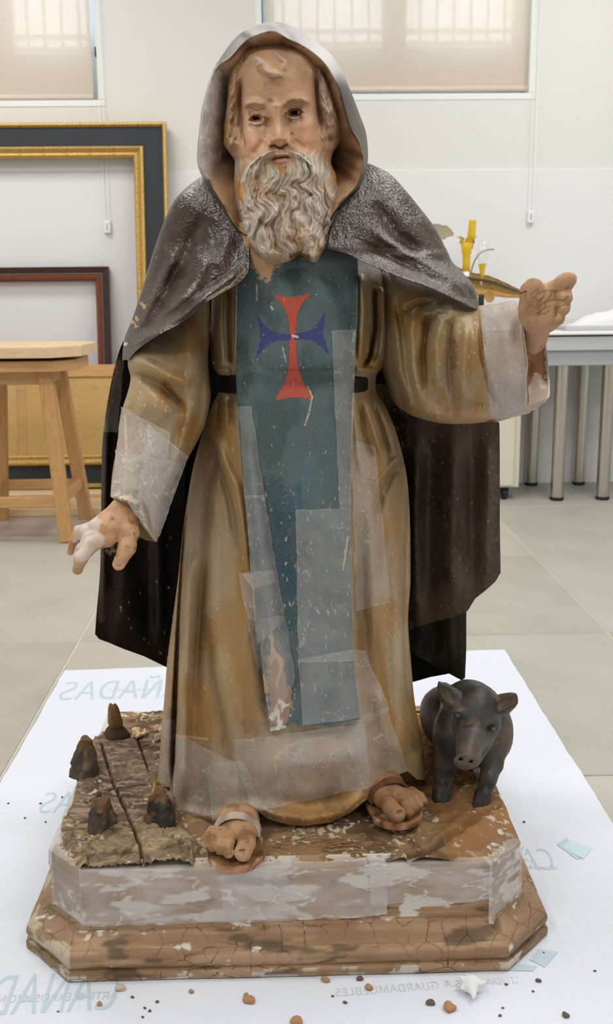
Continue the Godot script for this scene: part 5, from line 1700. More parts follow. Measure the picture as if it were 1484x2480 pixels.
		col = col.lerp(grey, 0.75 * g1 * smoothstep(0.1, 0.9, 0.6 * b + 0.6 * c))
		col = col.lerp(deep, 0.3 * smoothstep(0.35, 1.0, -0.6 * b - 0.5 * c) * (0.4 + 0.6 * low))  # valleys between strands darkened, crease shade put into the colour
		h.C[k] = h.C[k].lerp(col, m)
	for q in [[[600, 470, 590, 520, 606, 566], 8.0, 0.008], [[790, 440, 800, 500, 790, 560], 9.0, 0.009], [[640, 500, 622, 545, 640, 590], 9.0, 0.009], [[720, 520, 745, 556, 735, 600], 9.0, 0.010], [[680, 470, 668, 520, 690, 560, 684, 600], 10.0, 0.008], [[752, 560, 776, 580, 770, 615], 8.0, 0.010]]:
		h.stroke(q[0], q[1], q[2])
	for k in 34:                                       # moustache strands
		var sd := -1.0 if k % 2 else 1.0
		var t0 := gr.randf()
		var x0 := 681.0 + sd * (10.0 + 16.0 * t0)
		var q := [x0, 362.0 + 4.0 * t0, x0 + sd * (20.0 + 10 * t0), 368.0 + 14.0 * t0, x0 + sd * (36.0 + 22.0 * t0), 386.0 + 20.0 * t0, x0 + sd * (44.0 + 30 * t0), 420.0 + 24.0 * t0]
		h.stroke(q, 2.4, gr.randf_range(-0.004, 0.005))
		whites.append([q, 1.8, 0.5])
	# lower ends of the beard curl forward
	for q in [[[610, 600, 640, 622, 660, 634], 10.0, 0.012], [[650, 610, 680, 620], 10.0, 0.010], [[752, 610, 768, 626], 10.0, 0.012], [[716, 608, 730, 614], 8.0, -0.014], [[585, 560, 600, 600], 8.0, -0.012]]:
		h.stroke(q[0], q[1], q[2])
	# hair at the temples and the curl on the brow
	for k in 70:
		var right := k % 2 == 0
		var x0 := gr.randf_range(772, 818) if right else gr.randf_range(548, 578)
		var y0 := gr.randf_range(140, 320)
		if right:
			x0 = minf(x0, 768 + (y0 - 120) * 0.28)
		else:
			x0 = maxf(x0, 566 - (y0 - 120) * 0.1)
		var l := gr.randf_range(30, 70)
		var ph := gr.randf() * TAU
		var q := []
		for i in 6:
			var yy := y0 + l * i / 5.0
			q.append(x0 + (8.0 if right else -4.0) * i / 5.0 + 6.0 * sin(ph + yy * 0.09))
			q.append(yy)
		h.stroke(q, gr.randf_range(3.0, 6.5), gr.randf_range(-0.007, 0.009))
		if gr.randf() < 0.35 and right:
			whites.append([q, 2.0, 0.35])
	for q in [[[600, 148, 622, 140, 640, 152, 652, 172, 676, 178, 684, 168], 9.0, 0.012], [[612, 156, 630, 156, 642, 172, 660, 186, 680, 184], 7.0, 0.009], [[620, 168, 640, 184, 660, 190], 4.0, -0.004], [[640, 122, 670, 128, 690, 150, 688, 176], 7.0, 0.007], [[690, 120, 730, 135, 755, 165, 764, 200], 10.0, 0.007],
		[[570, 140, 566, 200, 560, 260], 9.0, 0.008], [[768, 190, 782, 220, 786, 260, 800, 300], 9.0, 0.010], [[780, 215, 800, 240, 806, 280], 7.0, 0.008], [[560, 240, 552, 290, 556, 330], 8.0, 0.008], [[800, 290, 816, 310, 800, 335], 9.0, 0.009], [[556, 330, 565, 350, 575, 340], 8.0, 0.008],
		[[764, 170, 766, 230, 774, 290], 4.0, -0.006], [[582, 190, 580, 250, 582, 300], 5.0, -0.004], [[795, 330, 800, 345], 6.0, -0.012, false, 0.0]]:
		h.stroke(q[0], q[1], q[2])
	h.rough(0.0006, 6.0, 6.0)
	for j in range(h.ny - 16, h.ny):                   # round the lower tips back
		var t := (j - h.ny + 16) / 15.0
		for i in h.nf:
			h.D[j * h.nf + i] += 0.035 * (1.0 - sqrt(1.0 - 0.96 * t * t))
	# paint
	h.mottle(rgb(176, 140, 108), 1.2, 1.2, -0.1, 0.4, 0.5)
	h.paint([600, 336, 612, 350], 30.0, rgb(206, 142, 112), 0.3, 0.1)
	h.paint([600, 340, 610, 348], 18.0, rgb(206, 138, 108), 0.35, 0.1)
	h.paint([742, 328, 756, 345], 34.0, rgb(208, 148, 112), 0.3, 0.1)
	h.paint([744, 330, 752, 342], 20.0, rgb(208, 142, 106), 0.35, 0.1)
	h.paint([600, 320, 612, 326], 16.0, rgb(210, 178, 152), 0.4, 0.2)
	h.paint([690, 212, 730, 206], 26.0, rgb(204, 158, 128), 0.5, 0.3)
	h.paint([672, 290, 674, 340], 9.0, rgb(212, 168, 138), 0.6, 0.3)
	for q in [[[592, 262, 602, 254, 640, 258], 6.0], [[690, 256, 706, 246, 745, 250], 6.0]]:
		h.paint(q[0], q[1], rgb(166, 140, 116), 0.6, 0.5)
	h.paint([696, 246, 714, 240], 4.0, rgb(120, 88, 70), 0.6, 0.7)
	h.paint([600, 300, 620, 306, 640, 300], 5.0, rgb(158, 142, 124), 0.6, 0.3)
	h.paint([692, 290, 712, 294, 734, 284], 5.5, rgb(150, 136, 122), 0.65, 0.3)
	h.paint([604, 293, 618, 299, 634, 297], 2.4, rgb(216, 180, 160), 0.8, 0.2)
	h.paint([694, 281, 710, 286, 730, 279], 2.2, rgb(216, 180, 160), 0.8, 0.2)
	h.paint([602, 290, 614, 279, 630, 277, 642, 286], 1.6, rgb(128, 96, 76), 0.7, 0.3)
	h.paint([691, 276, 703, 265, 720, 262, 735, 272], 1.8, rgb(92, 62, 48), 0.8, 0.3)
	h.paint([662, 391, 680, 390, 697, 387], 4.5, rgb(178, 124, 104), 0.75, 0.5)
	h.paint([654, 389, 668, 384, 688, 381, 702, 382], 1.6, rgb(48, 30, 22), 0.9, 0.3)
	h.paint([640, 398, 652, 390], 1.3, rgb(60, 40, 30), 0.8, 0.3)
	h.paint([653, 355, 664, 353, 672, 358, 680, 359, 690, 352, 697, 349], 1.3, rgb(58, 38, 28), 0.85, 0.5)
	h.paint([676, 358, 676, 368], 1.0, rgb(70, 48, 36), 0.7, 0.5)
	h.paint([586, 318, 592, 336, 595, 350], 1.2, rgb(90, 62, 46), 0.8, 0.4)
	h.area([548, 150, 580, 130, 586, 200, 582, 260, 588, 340, 570, 372, 538, 340, 545, 200], rgb(172, 138, 106), 0.8, 6.0)
	h.area([764, 150, 800, 170, 835, 320, 790, 352, 778, 310, 768, 220], rgb(172, 138, 108), 0.8, 6.0)
	for q in [[[585, 190, 581, 250, 588, 322, 592, 358], 3.0], [[765, 176, 768, 240, 777, 300, 786, 340], 3.5], [[796, 230, 800, 280], 2.0], [[548, 290, 556, 340], 3.0]]:
		h.paint(q[0], q[1], rgb(124, 94, 70), 0.35, 0.8)  # grooves beside face and hair painted darker, as their shade
	# hair and beard: raw clay with grey-white strands left on it
	for q in whites:
		h.paint(q[0], q[1], rgb(206, 200, 190), q[2], 0.3)
	for q in [[[610, 150, 630, 146, 646, 170, 668, 182], 8.0, 0.6], [[640, 124, 676, 134, 688, 160], 5.0, 0.4], [[764, 170, 780, 200, 800, 226], 7.0, 0.45]]:
		h.paint(q[0], q[1], rgb(176, 168, 156), q[2], 0.6)
	for q in [[[676, 408, 684, 414], 8.0], [[578, 450, 582, 480], 9.0], [[796, 378, 804, 400, 812, 440], 7.0], [[544, 300, 548, 330], 6.0], [[690, 512, 696, 526], 4.0]]:
		h.paint(q[0], q[1], rgb(208, 146, 62), 0.8, 0.9)
	for q in [[[630, 536, 644, 548], 6.0], [[700, 574, 706, 586], 6.0], [[776, 540, 784, 550], 5.0], [[600, 505, 612, 512], 4.0], [[752, 470, 758, 480], 3.0]]:
		h.paint(q[0], q[1], rgb(92, 76, 62), 0.65, 0.9)
	h.paint([706, 622, 726, 616, 745, 624], 8.0, rgb(92, 56, 36), 0.8, 0.6)
	# cracks in the ground layer
	for q in [[594, 132, 588, 150, 600, 138], [618, 110, 624, 120], [602, 108, 610, 118], [788, 238, 792, 252, 786, 266], [810, 252, 806, 280, 816, 300], [560, 260, 566, 290], [574, 180, 570, 210], [652, 190, 680, 188], [790, 238, 800, 232], [640, 262, 624, 268, 600, 258]]:
		h.paint(q, 1.1, rgb(80, 56, 40), 0.85, 0.6)
	var hm := put("head", h.build(self), M.flesh, s, "bearded face, grey paint flaking off the beard")
	# eyes set into the lids
	for e in [[621, 285.5, 10.0, 7.0], [712.5, 272.0, 13.0, 9.0]]:
		var st := start()
		st.set_smooth_group(0)
		var c := at(e[0], e[1], h.depth(e[0], e[1]) + 0.0006)
		var b := Basis.from_scale(Vector3(e[2] * 0.00068, e[3] * 0.00068, 0.0045))
		var prof := []
		for k in 9:
			prof.append(Vector2(sin(PI * k / 8.0), -cos(PI * k / 8.0)))
		lathe(st, prof, Transform3D(b, c), 20)
		put("eye", done(st), M.glass_eye, hm)
	var wst := start()
	var ec := at(724.0, 272.0, h.depth(722, 272) - 0.0015)
	var wp := []
	for k in 9:
		wp.append(Vector2(sin(PI * k / 8.0), -cos(PI * k / 8.0)))
	lathe(wst, wp, Transform3D(Basis.from_scale(Vector3(0.0024, 0.0036, 0.0022)), ec), 14)
	put("eye_white", done(wst), M.white_plastic, hm)
	# raw neck and collar below the beard
	var n := Sculpt.new([[540, 578, 640, 1.50, 1.50, 0.01], [590, 592, 660, 1.495, 1.49, 0.012], [650, 618, 664, 1.485, 1.485, 0.01], [664, 628, 656, 1.484, 1.484, 0.008]], 2.5, 40, {"color": rgb(194, 154, 120), "sheet": 0.02, "open_a": true, "open_b": true})
	n.rough(0.003, 2.0, 2.0)
	n.stroke([600, 590, 640, 628], 6.0, -0.006)
	put("collar", n.build(self), M.raw, s)

func hands(s: Node3D) -> void:
	var g := noise(FastNoiseLite.TYPE_SIMPLEX_SMOOTH, 0.01, 4, 71)
	# lowered hand: back of the hand up, fingers hanging
	var w := func(x: float, y: float, d: float) -> Vector3: return at(x, y, d)
	var c := at(245, 1300, 1.43)
	var b := Body.new(c - Vector3(0.075, 0.085, 0.075), c + Vector3(0.085, 0.085, 0.085), 0.0021)
	b.bone(w.call(322, 1190, 1.50), w.call(306, 1240, 1.475), 0.021, 0.019, 0.008)
	b.bone(w.call(303, 1240, 1.475), w.call(262, 1284, 1.445), 0.0195, 0.017, 0.012)
	b.bone(w.call(300, 1262, 1.47), w.call(255, 1300, 1.445), 0.016, 0.015, 0.012)
	b.bone(w.call(290, 1236, 1.47), w.call(232, 1276, 1.448), 0.014, 0.012, 0.01)
	b.chain([w.call(258, 1304, 1.44), w.call(220, 1320, 1.415), w.call(196, 1352, 1.40), w.call(188, 1380, 1.405)], [0.0115, 0.0105, 0.009, 0.0075], 0.006)
	b.chain([w.call(244, 1294, 1.445), w.call(214, 1304, 1.43), w.call(199, 1328, 1.425), w.call(193, 1350, 1.435)], [0.0095, 0.0088, 0.0072, 0.0058], 0.004)
	b.chain([w.call(236, 1284, 1.452), w.call(210, 1289, 1.445), w.call(201, 1302, 1.45), w.call(199, 1318, 1.46)], [0.0095, 0.0082, 0.0068, 0.0055], 0.004)
	b.chain([w.call(230, 1272, 1.458), w.call(190, 1284, 1.45), w.call(178, 1310, 1.448), w.call(170, 1338, 1.452)], [0.0078, 0.0066, 0.006, 0.005], 0.003)
	b.chain([w.call(308, 1250, 1.468), w.call(314, 1290, 1.45), w.call(308, 1326, 1.435), w.call(288, 1366, 1.425)], [0.015, 0.0125, 0.0115, 0.0095], 0.008)
	b.egg(w.call(288, 1365, 1.417), Vector3(0.0055, 0.0075, 0.003), Basis.from_euler(Vector3(0.2, 0, -0.45)), -0.002)
	var lp := func(p: Vector3, n: Vector3) -> Color:
		var q := g.get_noise_3dv(p * 2600.0)
		var col := rgb(210, 166, 128).lerp(rgb(190, 142, 106), smoothstep(-0.1, 0.4, q))
		col = col.lerp(rgb(150, 104, 72), 0.7 * smoothstep(0.2, 0.45, g.get_noise_3dv(p * 6000.0 + Vector3.ONE * 40.0)))
		var far := p.x + 0.012 * q + 0.3 * (p.y - 0.65)
		if n.y > -0.3 and p.z > -1.46:
			col = col.lerp(rgb(220, 208, 202), 0.8 * smoothstep(-0.306, -0.300, far) * (1.0 - smoothstep(-0.262, -0.256, far)) * smoothstep(-0.5, 0.0, q + 0.25))
		if p.y < 0.615 and p.x < -0.29:
			col = col.lerp(rgb(176, 146, 100), 0.7)
		return col
	put("hand", b.build(lp, 0.0007, g), M.flesh, s, "lowered hand with tissue over the knuckles")
	# raised hand: palm to the front, cracked, fingers broken short or curled
	c = at(1322, 740, 1.42)
	b = Body.new(c - Vector3(0.06, 0.075, 0.06), c + Vector3(0.065, 0.07, 0.05), 0.0016)
	b.bone(w.call(1286, 822, 1.46), w.call(1300, 780, 1.43), 0.022, 0.021, 0.01)
	b.egg(w.call(1313, 742, 1.415), Vector3(0.033, 0.031, 0.017), Basis.from_euler(Vector3(0, 0.15, 0.45)), 0.012)
	b.egg(w.call(1292, 745, 1.41), Vector3(0.016, 0.03, 0.018), Basis.from_euler(Vector3(0, 0, -0.1)), 0.012)
	b.egg(w.call(1330, 770, 1.41), Vector3(0.022, 0.016, 0.018), Basis.from_euler(Vector3(0, 0, 0.6)), 0.012)
	b.chain([w.call(1294, 728, 1.412), w.call(1286, 706, 1.405), w.call(1292, 693, 1.40)], [0.015, 0.0135, 0.011], 0.008)
	b.chain([w.call(1330, 712, 1.415), w.call(1352, 696, 1.41), w.call(1368, 684, 1.40), w.call(1379, 676, 1.395)], [0.012, 0.0112, 0.0112, 0.0095], 0.007)
	b.chain([w.call(1345, 724, 1.415), w.call(1366, 718, 1.40), w.call(1371, 722, 1.387)], [0.0115, 0.0095, 0.0085], 0.005)
	b.chain([w.call(1345, 745, 1.412), w.call(1362, 744, 1.398), w.call(1366, 748, 1.387)], [0.0115, 0.0092, 0.0082], 0.005)
	b.chain([w.call(1336, 768, 1.41), w.call(1350, 770, 1.398), w.call(1352, 774, 1.388)], [0.0105, 0.0085, 0.0075], 0.005)
	var cracks := []
	for q in [[1281, 714, 1290, 706, 1300, 700], [1291, 722, 1296, 711, 1308, 708, 1320, 705, 1334, 703, 1346, 708, 1360, 704, 1372, 697], [1292, 722, 1302, 727, 1312, 721, 1317, 708], [1294, 744, 1302, 732, 1314, 720], [1318, 732, 1330, 722, 1336, 708], [1344, 706, 1342, 726, 1356, 728, 1366, 716], [1300, 746, 1310, 734, 1320, 731, 1334, 728, 1346, 727], [1298, 756, 1312, 749, 1330, 741], [1344, 742, 1343, 756, 1339, 765], [1345, 744, 1360, 736, 1368, 738], [1297, 758, 1306, 761, 1320, 758, 1328, 750], [1316, 730, 1318, 744, 1310, 750], [1278, 742, 1284, 736, 1290, 742], [1352, 768, 1362, 770], [1306, 748, 1304, 762]]:
		var l := []
		for t in range(0, q.size(), 2):
			var v := at(q[t], q[t + 1], 1.398)
			l.append(Vector2(v.x, v.y))
		cracks.append(l)
	var rp := func(p: Vector3, n: Vector3) -> Color:
		var q := g.get_noise_3dv(p * 2400.0 + Vector3.ONE * 9.0)
		var col := rgb(192, 152, 118).lerp(rgb(166, 126, 92), smoothstep(-0.1, 0.4, q))
		col = col.lerp(rgb(150, 132, 104), 0.4 * smoothstep(0.38, 0.45, p.x + 0.01 * q))
		if n.z > 0.1:
			var dd := 1.0
			for l in cracks:
				dd = minf(dd, seg(Vector2(p.x, p.y) + Vector2(q, q) * 0.002, l))
			col = col.lerp(rgb(104, 74, 52), 0.7 * (1.0 - smoothstep(0.0003, 0.0012, dd)))
		return col
	var hm := put("hand", b.build(rp, 0.0009, g), M.flesh, s, "raised hand, cracked palm towards the front")
	var st := start()
	tube(st, [at(1258, 711, 1.39), at(1270, 706, 1.392), at(1281, 703, 1.40)], [0.0012], 6)
	put("pin", done(st), M.rust, hm, "rusty pin in the palm")

func feet(s: Node3D) -> void:
	var g := noise(FastNoiseLite.TYPE_SIMPLEX_SMOOTH, 0.01, 4, 81)
	for foot in 2:
		var y: float = GROUND + [0.0, 0.012][foot]
		# sole outline in pixels at its upper edge
		var tip: Vector3 = on([563, 976][foot], [2090, 1985][foot], y + 0.012)
		var dirx: Vector3 = [Vector3(-0.06, 0, 1), Vector3(0.32, 0, 1)][foot].normalized()
		var side := Vector3(dirx.z, 0, -dirx.x)
		var sc: float = [1.0, 0.98][foot]
		var node := Node3D.new()
		node.name = "foot"
		s.add_child(node, true)
		node.position = -s.position
		var c := tip - dirx * 0.07 * sc
		var b := Body.new(c - Vector3(0.075, 0.03, 0.1), c + Vector3(0.075, 0.1, 0.1), 0.0023)
		var f := func(fwd: float, sd: float, up: float) -> Vector3: return tip + dirx * (fwd + [0.0, 0.01][foot]) * sc + side * sd * sc + Vector3.UP * (up * 0.94 - 0.001)
		var sg: float = [1.0, -1.0][foot]
		b.bone(f.call(-0.085, 0.0, 0.026), f.call(-0.056, 0.0, 0.019), 0.024, 0.017, 0.012)
		b.bone(f.call(-0.085, 0.012 * sg, 0.024), f.call(-0.054, 0.016 * sg, 0.019), 0.022, 0.015, 0.012)
		b.bone(f.call(-0.085, -0.012 * sg, 0.022), f.call(-0.06, -0.018 * sg, 0.017), 0.022, 0.013, 0.012)
		b.chain([f.call(-0.052, 0.016 * sg, 0.022), f.call(-0.018, 0.020 * sg, 0.025), f.call(0.002, 0.016 * sg, 0.021)], [0.0165, 0.0128, 0.0132], 0.004)
		b.egg(f.call(0.011, 0.016 * sg, 0.028), Vector3(0.006, 0.0025, 0.006), Basis(), -0.003)
		for k in 4:
			var o := (-0.006 - 0.0125 * k) * sg
			b.chain([f.call(-0.058, o * 0.85, 0.022), f.call(-0.018 - 0.006 * k, o, 0.0255 - 0.0012 * k), f.call(0.000 - 0.008 * k, o, 0.0185)], [0.0094 - 0.0006 * k, 0.0080 - 0.0006 * k, 0.0084 - 0.0006 * k], 0.0025)
		var pf := func(p: Vector3, n: Vector3) -> Color:
			var q := g.get_noise_3dv(p * 2600.0)
			var col := rgb(190, 150, 114).lerp(rgb(146, 108, 76), smoothstep(-0.1, 0.4, q))
			if foot == 1:
				col = col.lerp(rgb(126, 86, 56), 0.55)
			if g.get_noise_3dv(p * 20000.0) > 0.52:
				col = rgb(104, 76, 50)
			return col
		var fm := put("toes", b.build(pf, 0.0006, g), M.flesh, node)
		# sandal sole
		var pts := []
		for k in 40:
			var a := TAU * k / 40.0
			var e := Vector2(sin(a), cos(a))
			var wid := 0.043 if e.y > 0 else 0.038
			pts.append(Vector2(e.x * wid + 0.002, (0.045 * e.y if e.y > 0 else 0.10 * e.y) - 0.036))
		var p := PackedVector3Array()
		var col := PackedColorArray()
		for q in [[0.0, 1.0, 0], [0.004, 1.02, 0], [0.012, 1.03, 0], [0.0135, 1.0, 1], [0.0140, 0.9, 1], [0.0140, 0.6, 1], [0.0138, 0.3, 1]]:
			for v in pts:
				var x: Vector3 = tip + side * v.x * q[1] * sc + dirx * ((v.y + 0.036) * q[1] - 0.036) * sc
				x.y = y - 0.001 + q[0]
				p.append(x)
				var w := g.get_noise_3dv(x * 5000.0)
				var cc := rgb(196, 142, 108) if q[2] == 0 else rgb(150, 112, 78)
				col.append(cc.lerp(rgb(84, 60, 42), smoothstep(0.05, 0.35, w) * 0.8).lerp(rgb(214, 200, 180), 0.8 if w < -0.3 else 0.0))
		put("sandal_sole", grid_mesh(p, col, 40, 7, true, 3, true), M.raw, node)
		# strap over the instep
		var r := []
		for k in 13:
			var a := PI * (k / 12.0)
			r.append(f.call(-0.066, 0.037 * cos(a), 0.012 + 0.036 * sin(a)))
		p = PackedVector3Array()
		col = PackedColorArray()
		for q in [[-0.012, 0.9], [-0.012, 1.0], [0.010, 1.0], [0.010, 0.9]]:
			for k in 13:
				var m: Vector3 = f.call(-0.066, 0.0, 0.012)
				p.append(m + (r[k] - m) * q[1] + dirx * q[0])
				col.append([rgb(206, 190, 176), rgb(110, 76, 52)][foot].lerp(rgb(70, 48, 34), 0.5 * smoothstep(0.0, 0.4, g.get_noise_3dv(r[k] * 4000.0))))
		put("strap", grid_mesh(p, col, 13, 4, false, 0, true), M.raw, node)

const PY := 0.157

func plinth_tone(x: Vector3, h: float, g: FastNoiseLite) -> Color:
	var c := rgb(178, 148, 116)
	c = c.lerp(rgb(158, 126, 94), smoothstep(-0.05, 0.35, g.get_noise_3d(x.x * 500.0, x.y * 3000.0, x.z * 500.0)))
	c = c.lerp(rgb(132, 104, 76), 0.6 * smoothstep(0.0, 0.3, g.get_noise_3d(x.x * 260.0 + 300, x.y * 6500.0, x.z * 260.0)))
	c = c.lerp(rgb(82, 66, 50), 0.75 * smoothstep(0.2, 0.4, g.get_noise_3d(x.x * 700.0 + 90, x.y * 4200.0, x.z * 700.0)))
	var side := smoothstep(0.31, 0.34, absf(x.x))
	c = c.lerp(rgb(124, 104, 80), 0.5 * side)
	var wn := g.get_noise_3d(x.x * 1500.0 + 40, x.y * 4500.0, x.z * 1500.0 + 7)
	if h < 0.017:
		c = c.lerp(rgb(206, 200, 190), 0.9 * smoothstep(0.22, 0.25, wn))
	elif h > 0.0705:
		c = c.lerp(rgb(220, 216, 208), 0.95 * smoothstep(0.06, 0.09, g.get_noise_3d(x.x * 800.0 + 40, x.y * 2600.0, x.z * 800.0 + 7)))
	elif x.x < -0.325 and h > 0.016 and h < 0.05:
		c = c.lerp(rgb(196, 184, 164), 0.8 * smoothstep(-0.1, 0.1, wn))
	else:
		c = c.lerp(rgb(222, 216, 206), 0.9 * smoothstep(0.5, 0.52, wn))
	return c

func make_plinth() -> void:
	var s := thing("plinth", "chamfered wooden plinth with flaking paint and carved rocky top, standing on the white sheet", "plinth", Vector3(0, 0.003, -1.6))
	var g := noise(FastNoiseLite.TYPE_SIMPLEX_SMOOTH, 0.01, 4, 91)
	var plan := [Vector2(-0.366, -1.95), Vector2(-0.366, -1.42), Vector2(-0.31, -1.362), Vector2(0.306, -1.362), Vector2(0.361, -1.42), Vector2(0.361, -1.95)]
	var nrm := []
	for k in 6:
		var a: Vector2 = plan[(k + 5) % 6]
		var b: Vector2 = plan[k]
		var c: Vector2 = plan[(k + 1) % 6]
		var n1 := Vector2(-(b - a).y, (b - a).x).normalized()
		var n2 := Vector2(-(c - b).y, (c - b).x).normalized()
		var m := (n1 + n2).normalized()
		nrm.append(m / m.dot(n1))
	# the moulding from the floor up: how far out, how high
	var prof := [Vector2(0.0, 0.003), Vector2(0.042, 0.003), Vector2(0.044, 0.005), Vector2(0.044, 0.016), Vector2(0.042, 0.0178), Vector2(0.037, 0.0185), Vector2(0.038, 0.021), Vector2(0.0415, 0.026), Vector2(0.043, 0.033), Vector2(0.0415, 0.040), Vector2(0.037, 0.0455), Vector2(0.033, 0.047), Vector2(0.0325, 0.049), Vector2(0.028, 0.0505), Vector2(0.020, 0.053), Vector2(0.012, 0.058), Vector2(0.0085, 0.0635), Vector2(0.0085, 0.067), Vector2(0.003, 0.069)]
	var names := ["side", "chamfer", "front", "chamfer", "side", "rear"]
	for e in 6:
		var n := (e + 1) % 6
		var a: Vector2 = plan[e]
		var b: Vector2 = plan[n]
		var nu := clampi(int(a.distance_to(b) / 0.0022), 20, 300)
		for part in 2:
			var rows := []
			if part == 0:
				for k in prof.size() - 1:
					for t in 2:
						rows.append(prof[k].lerp(prof[k + 1], t * 0.5))
				rows.append(prof[-1])
			else:
				rows.append(Vector2(-0.02, 0.066))
				for k in 42:
					rows.append(Vector2(0.003 * exp(-k * 0.5), lerpf(0.067, PY - 0.002, k / 41.0)))
				rows.append(Vector2(-0.002, PY))
				rows.append(Vector2(-0.03, PY + 0.001))
			var p := PackedVector3Array()
			var col := PackedColorArray()
			for r in rows:
				for i in nu:
					var u := i / (nu - 1.0)
					var q: Vector2 = (a + nrm[e] * r.x).lerp(b + nrm[n] * r.x, u)
					var x := Vector3(q.x, r.y, q.y)
					var dent := 0.0016 * g.get_noise_3d(x.x * 900.0, x.y * 900.0, x.z * 900.0) * smoothstep(0.0, 0.02, minf(u, 1 - u) * a.distance_to(b))
					x += Vector3(nrm[e].x, 0, nrm[e].y).normalized() * dent if r.x > 0.0 else Vector3.ZERO
					p.append(x)
					col.append(plinth_tone(x, r.y, g))
			put(["moulding", "wall"][part], grid_mesh(p, col, nu, rows.size(), false, 0, true), M.crackle if part == 0 else M.raw, s)
	# tissue pasted round the upper wall
	var rows2 := [[2, 0.0, 0.5, 0.052, PY + 0.002, 1], [2, 0.34, 0.74, 0.072, PY + 0.002, 2], [2, 0.7, 0.995, 0.088, PY + 0.002, 3], [1, -0.02, 1.02, 0.056, PY + 0.004, 4], [3, -0.15, 1.02, 0.062, PY + 0.002, 5], [0, 0.55, 1.0, 0.07, PY + 0.004, 6]]
	for q in rows2:
		var e: int = q[0]
		var n := (e + 1) % 6
		var a: Vector2 = plan[e]
		var b: Vector2 = plan[n]
		var nu := clampi(int(a.distance_to(b) * (q[2] - q[1]) / 0.0025), 12, 140)
		var nv := 44
		var p := PackedVector3Array()
		var col := PackedColorArray()
		for j in nv:
			for i in nu:
				var u := lerpf(q[1], q[2], i / (nu - 1.0))
				var v := j / (nv - 1.0)
				var jag := 0.006 * g.get_noise_2d(u * 700.0 + q[5] * 90, q[5] * 50.0)
				var wn := g.get_noise_2d(u * a.distance_to(b) * 900.0 + q[5] * 130, v * 130.0)
				var cr := smoothstep(0.72, 1.0, 1.0 - absf(g.get_noise_2d(u * a.distance_to(b) * 420.0 + q[5] * 33, v * 190.0 + 11)) * 5.0)
				var h: float
				var off: float
				if v < 0.8:
					h = lerpf(q[3] + jag + 0.012 * (u - 0.5) * (1 if e == 2 else 0), q[4], v / 0.8)
					off = 0.0032 + 0.0016 * wn + 0.0015 * cr
					if h < 0.07:
						off += 0.010 * smoothstep(0.07, 0.052, h)
				else:
					h = q[4] + 0.001 + 0.0006 * wn
					off = -0.016 * (v - 0.8) / 0.2 * (1.0 + 0.8 * g.get_noise_2d(u * 500.0, 9.0)) + 0.0028
				var x2: Vector2 = (a + nrm[e] * off).lerp(b + nrm[n] * off, u)
				p.append(Vector3(x2.x, h, x2.y))
				col.append(Color(1, 1, 1, clampf(0.36 + 0.22 * wn + 0.4 * cr, 0.1, 0.9)))
		put("tissue_patch", grid_mesh(p, col, nu, nv, false, 0, true), M.tissue, s)
	ground(s, g)

func seg(p: Vector2, pts: Array) -> float:             # distance to a path
	var best := 1e9
	for k in pts.size() - 1:
		best = minf(best, p.distance_to(Geometry2D.get_closest_point_to_segment(p, pts[k], pts[k + 1])))
	return best

func path_on(l: Array, h: float) -> Array:
	var out := []
	for k in range(0, l.size(), 2):
		var v := on(l[k], l[k + 1], h)
		out.append(Vector2(v.x, v.z))
	return out

func rock_height(q: Vector2, g: FastNoiseLite) -> float:
	return 0.0

